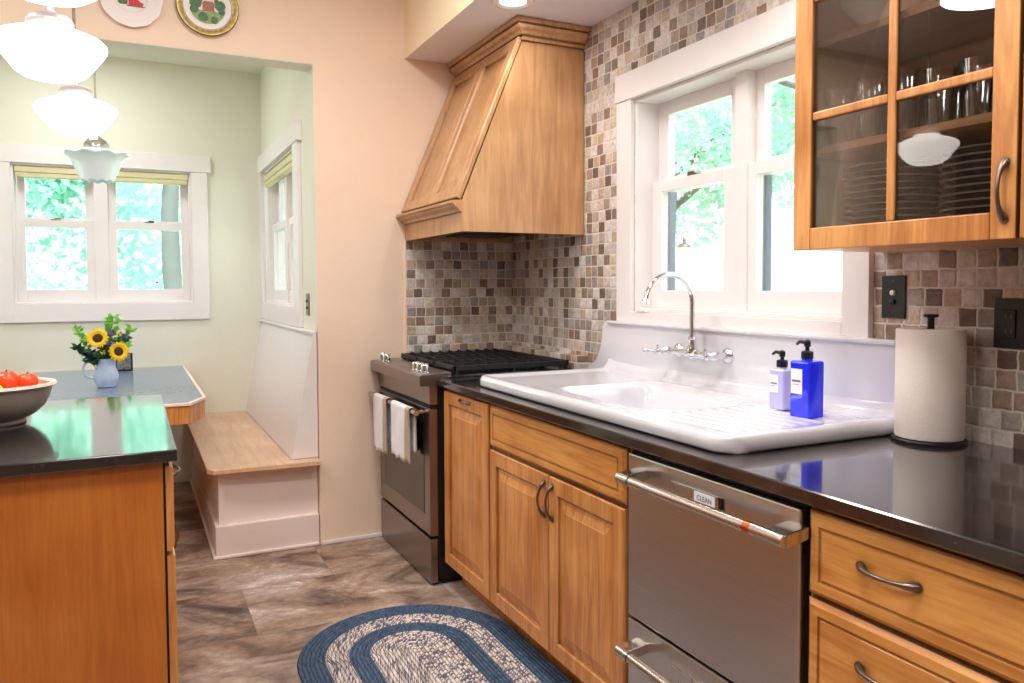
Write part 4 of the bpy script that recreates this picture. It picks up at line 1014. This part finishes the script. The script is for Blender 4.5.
m.box(c[0]-.02, c[0]+.055, yb-.0004, yb+.0006, c[1]-.035, c[1]-.031); obj('painted_green_shape', m, M_green, t)
c = (.349, 2.622); R = .135
t = wall_plate('gilt rimmed plate with a landscape of a house and trees, on the wall', c, R, [(.001, -.001), (R*.7, -.001), (R, -.016), (R, -.022), (R*.95, -.024), (R*.72, -.010), (.001, -.010)], M_china)
m = MB(); m.lathe([(R*.80, -.0135), (R*.84, -.017), (R*.97, -.0245), (R*.985, -.0245)], (c[0], YK-.002, c[1]), 72, 'y'); obj('gilt_band', m, M_gold, t)
m = MB(); m.lathe([(R*.985, -.020), (R*1.005, -.026), (R*1.02, -.020), (R*1.0, -.012)], (c[0], YK-.001, c[1]), 72, 'y'); m.lathe([(R*.775, -.0125), (R*.79, -.0155), (R*.805, -.0145)], (c[0], YK-.001, c[1]), 72, 'y'); obj('brown_edge', m, M_brown, t)
yb = YK-.0125
m = MB(); disc_y(m, c, .082, yb); obj('painted_sky', m, M_sky, t)
m = MB(); n = 24; m.face([m.v((c[0]+.080*math.cos(a), yb-.0005, c[1]+.080*math.sin(a))) for a in [PI+.25+(PI-.5)*i/n for i in range(n+1)]]); obj('painted_lawn', m, M_lawn, t)
m = MB()
for (ox, oz, rr) in ((-.052, .012, .028), (-.058, -.018, .020), (-.035, .030, .016), (.055, .008, .025), (.062, -.018, .016), (.040, .026, .012), (-.02, -.05, .022), (.03, -.06, .018)):
    disc_y(m, (c[0]+ox, c[1]+oz), rr, yb-.001-.0001*rr*100, 9)
obj('painted_trees', m, M_green, t)
m = MB(); m.box(c[0]-.022, c[0]+.030, yb-.0015, yb-.0005, c[1]-.022, c[1]+.010); m.prism([(c[0]-.027, c[1]+.010), (c[0]+.035, c[1]+.010), (c[0]+.022, c[1]+.024), (c[0]-.014, c[1]+.024)], 'y', yb-.0016, yb-.0004); obj('painted_house', m, M_brick, t)

# ------------------------------------------------------------------ pendants
def pendant(label, x, y, rscale=1.0):
    t = thing('pendant_light', label, 'pendant light', (x, y, 1.84), 'white glass pendant lights over the island')
    m = MB(); z = 1.873
    pr = [(.001, 0), (.045, .001), (.068, .007), (.088, .020), (.124, .068), (.1345, .086), (.1345, .096), (.125, .106), (.096, .119), (.074, .127), (.057, .133), (.052, .140)]
    m.lathe(pr, (x, y, z), 48); obj('glass_shade', m, M_opal, t)
    m = MB(); m.lathe([(.050, .138), (.056, .140), (.058, .150), (.050, .164), (.030, .172), (.012, .180), (.010, .20), (.007, .202)], (x, y, z), 28); obj('fitter', m, M_nickel, t)
    m = MB(); m.tube([(x, y, z+.195), (x, y, CEIL-.02)], .005, 10); obj('rod', m, M_pewter, t)
    m = MB(); m.lathe([(.060, 0), (.060, -.012), (.035, -.024), (.006, -.030)], (x, y, CEIL-.0005), 28); obj('canopy', m, M_pewter, t)
    return t
pendant('lit white glass pendant nearest the camera, cut by the top edge', -.130, 1.76)
pendant('lit white glass pendant, middle one of the row over the island', -.178, 2.435)
pendant('lit white glass pendant at the far end of the island, under the middle one', -.165, 3.27)
PX, PY = -.146, 4.62
t = thing('pendant_light', 'unlit pale glass pendant with scalloped rim over the nook table', 'pendant light', (PX, PY, 1.88))
def scal(r, h, a): 
    k = 1 if (h > .115 and r > .12) or h < .03 else 0
    return (r*(1+.03*k*math.cos(10*a)), h+.005*k*math.cos(10*a))
m = MB(); m.lathe([(.072, .002), (.078, .004), (.088, .03), (.108, .075), (.120, .110), (.145, .128), (.160, .136), (.158, .142), (.13, .146), (.085, .158), (.06, .170), (.055, .178)], (PX, PY, 1.868), 80, fn=scal); obj('glass_shade', m, M_opaloff, t)
m = MB(); m.sphere((PX, PY, 1.93), .03, 16, 10); obj('bulb', m, M_china, t)
m = MB(); m.lathe([(.055, .170), (.062, .176), (.062, .192), (.045, .215), (.018, .232), (.008, .24)], (PX, PY, 1.868), 28); obj('fitter', m, M_chrome, t)
m = MB(); m.tube([(PX, PY, 2.10), (PX, PY, NCEIL-.01)], .006, 10); obj('rod', m, M_chrome, t)
m = MB(); m.lathe([(.060, 0), (.060, -.012), (.035, -.024), (.006, -.030)], (PX, PY, NCEIL-.0005), 28); obj('canopy', m, M_chrome, t)

# ------------------------------------------------------------------ rug
RC = (.880, 2.285); RH = .335; RR = .400
m = MB()
def stad(rad, z):
    pts = []
    for i in range(49): a = PI*i/48; pts.append((RC[0]+rad*math.cos(a), RC[1]+RH+rad*math.sin(a), z))
    for i in range(49): a = PI+PI*i/48; pts.append((RC[0]+rad*math.cos(a), RC[1]-RH+rad*math.sin(a), z))
    return pts
rings = [stad(RR, .0005), stad(RR+.002, .004)]
nb = 28; w_ = RR/nb
for k in range(nb):
    r0 = RR-k*w_
    rings += [stad(r0-.1*w_, .0075), stad(r0-.5*w_, .0105), stad(max(.001, r0-.9*w_), .0075)]
m.ring_surface(rings, True, False, True)
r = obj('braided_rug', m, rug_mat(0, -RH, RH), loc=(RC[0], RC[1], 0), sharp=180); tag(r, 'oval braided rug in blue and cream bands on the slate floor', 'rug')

# ------------------------------------------------------------------ outside
m = MB(); m.box(-30, 40, -12, 45, -.75, -.7); g = struct('floor_outside', m, M_grass)
def leaf_cloud(n, blobs, sz):
    m = MB()
    for _ in range(n):
        c, r = random.choice(blobs); d = Vector((random.gauss(0, 1), random.gauss(0, 1), random.gauss(0, 1))).normalized()*r*random.random()**.4
        p = Vector(c)+d; a = Vector((random.uniform(-1, 1), random.uniform(-1, 1), random.uniform(-1, 1))).normalized(); b = a.orthogonal().normalized(); s = sz*random.uniform(.6, 1.3)
        m.face([m.v(p), m.v(p+a*s*.5+b*s*.32), m.v(p+a*s), m.v(p+a*s*.5-b*s*.32)])
    return m
def tree(label, x, y, trunk_h, crown_r, crown_z, mat, n=5200, tr=.14, sz=.2, lean=0, limbs=5):
    t = thing('garden_tree', label, 'tree', (x, y, -.7))
    top = crown_z+crown_r*.5; m = MB(); k = 9
    m.tube([(x+lean*(i/k)**1.5+.05*math.sin(i), y+.04*math.cos(i*1.7), -.7+(top+.7)*i/k) for i in range(k+1)], [tr*(1-.06*i) for i in range(k+1)], 12)
    for i in range(limbs):
        a = i*1.3; z = crown_z-crown_r*.3+i*.12; m.tube([(x+lean*.6, y, z-.3), (x+lean*.6+crown_r*.4*math.cos(a), y+crown_r*.4*math.sin(a), z+.3), (x+lean*.6+crown_r*.75*math.cos(a), y+crown_r*.75*math.sin(a), z+.6)], [tr*.45, tr*.28, tr*.1], 7)
    obj('trunk', m, M_bark, t)
    bl = [((x+random.uniform(-.7, .7)*crown_r, y+random.uniform(-.7, .7)*crown_r, crown_z+random.uniform(-.6, .7)*crown_r), crown_r*random.uniform(.3, .5)) for _ in range(13)]
    obj('foliage', leaf_cloud(n, bl, sz), mat, t, sharp=180)
tree('leafy tree outside the sink window, seen through its left sashes', 7.4, 9.6, 2, 2.1, 3.4, M_fol, n=9000, sz=.12)
tree('broad leafy tree outside the sink window, seen through its right sashes', 8.3, 6.6, 2, 2.4, 3.9, M_fol2, n=9000, sz=.13)
tree('tree farther back beyond the white outbuilding', 12.5, 11.5, 2, 3.2, 4.6, M_fol, sz=.3)
tree('tree outside the nook end window, behind its left sashes', -1.2, 9.8, 1, 1.7, 1.9, M_fol, n=11000, sz=.12, limbs=0)
tree('tree with a grey trunk behind the right sashes of the nook end window', .42, 8.8, 2.2, 1.5, 3.5, M_fol2, tr=.12, sz=.12, n=4500, limbs=3)
tree('low bushy tree far behind the nook end window', -.1, 14.5, 1, 2.3, 1.3, M_fol2, n=9000, sz=.16)
tree('tree outside the nook side window above the bench', 4.0, 11.4, 2, 1.9, 2.6, M_fol2)
t = thing('outbuilding', 'white outbuilding in bright light, low behind the sink window', 'building', (6.4, 6.0, -.7))
m = MB(); m.box(5.9, 6.9, 3.0, 8.3, -.7, 1.58); obj('wall', m, M_stucco, t)
m = MB(); m.prism([(5.75, 1.58), (7.05, 1.58), (6.4, 1.78)], 'y', 2.9, 8.4); obj('roof', m, M_stucco, t)
t = thing('garden_post', 'pale yellow garden post with pointed dark cap outside the sink window', 'post', (5.0, 6.27, -.7))
m = MB(); m.box(4.95, 5.05, 6.22, 6.32, -.7, 1.70, .01); obj('post_shaft', m, M_postw, t)
m = MB(); m.lathe([(.07, 0), (.065, .02), (.02, .04), (.02, .06), (.014, .10), (.001, .12)], (5.0, 6.27, 1.70), 12); obj('post_cap', m, M_pewter, t)

# ------------------------------------------------------------------ light
w = bpy.data.worlds.new('w'); sc.world = w; w.use_nodes = True; nt = w.node_tree; bg = nt.nodes['Background']
tc = N(nt, 'ShaderNodeTexCoord'); sx = N(nt, 'ShaderNodeSeparateXYZ'); L(nt, tc.outputs['Generated'], sx.inputs[0])
cr = N(nt, 'ShaderNodeValToRGB'); e = cr.color_ramp.elements; e[0].position = .0; e[0].color = (1, 1, .98, 1); e[1].position = .8; e[1].color = (.62, .80, 1, 1)
L(nt, sx.outputs['Z'], cr.inputs['Fac']); L(nt, cr.outputs['Color'], bg.inputs['Color']); bg.inputs['Strength'].default_value = 5.0
def sun(name, rot, e, col=(1, 1, 1), ang=3):
    l = bpy.data.lights.new(name, 'SUN'); l.energy = e; l.color = col; l.angle = math.radians(ang); o = bpy.data.objects.new(name, l); C.objects.link(o); o.rotation_euler = rot; return o
def aim(o, d): o.rotation_euler = Vector(d).to_track_quat('-Z', 'Y').to_euler()
s = sun('sun', (0, 0, 0), 12.0, (1, .97, .9)); aim(s, (.12, .80, -.9))
def area(name, loc, size, e, col, d=(0, 0, -1), shape='DISK'):
    l = bpy.data.lights.new(name, 'AREA'); l.shape = shape; l.size = size; l.energy = e; l.color = col; o = bpy.data.objects.new(name, l); C.objects.link(o); o.location = loc; aim(o, d); return o
LC = (1, .955, .91)
area('soffit_lamp_and_fill', (1.46, 2.96, 2.49), .12, 2.5, LC)
for i, (x, y) in enumerate(((1.5, 1.6), (1.5, .3))): area('soffit_lamp_and_fill', (x, y, 2.495), .14, 5, LC)  # two unseen lights added along the soffit as fill, without fixtures
for (x, y) in ((.6, 1.0), (.6, 2.6), (-1.2, 1.0), (-1.2, 2.8), (-.2, -.6)): area('ceiling_fill', (x, y, CEIL-.01), .5, 22, LC)  # unseen overhead area lights added for general fill
area('nook_fill', (-.3, 4.9, NCEIL-.01), .5, 13, (1, 1, 1))  # unseen area light added under the ceiling to brighten the nook

# ------------------------------------------------------------------ camera
cam = bpy.data.cameras.new('camera'); co = bpy.data.objects.new('camera', cam); C.objects.link(co); sc.camera = co
cam.sensor_width = 36; cam.lens = 776.366*36/1024; cam.shift_y = -(341.5-320.044)/1024; cam.clip_start = .02
a, p, r = math.radians(26.094), math.radians(2.512), math.radians(-.229)
fw = Vector((math.sin(a)*math.cos(p), math.cos(a)*math.cos(p), -math.sin(p))); rt = Vector((math.cos(a), -math.sin(a), 0)); up = rt.cross(fw)
rt, up = rt*math.cos(r)+up*math.sin(r), up*math.cos(r)-rt*math.sin(r)
mm = Matrix((rt, up, -fw)).transposed().to_4x4(); mm.translation = (0, 0, 1.315); co.matrix_world = mm
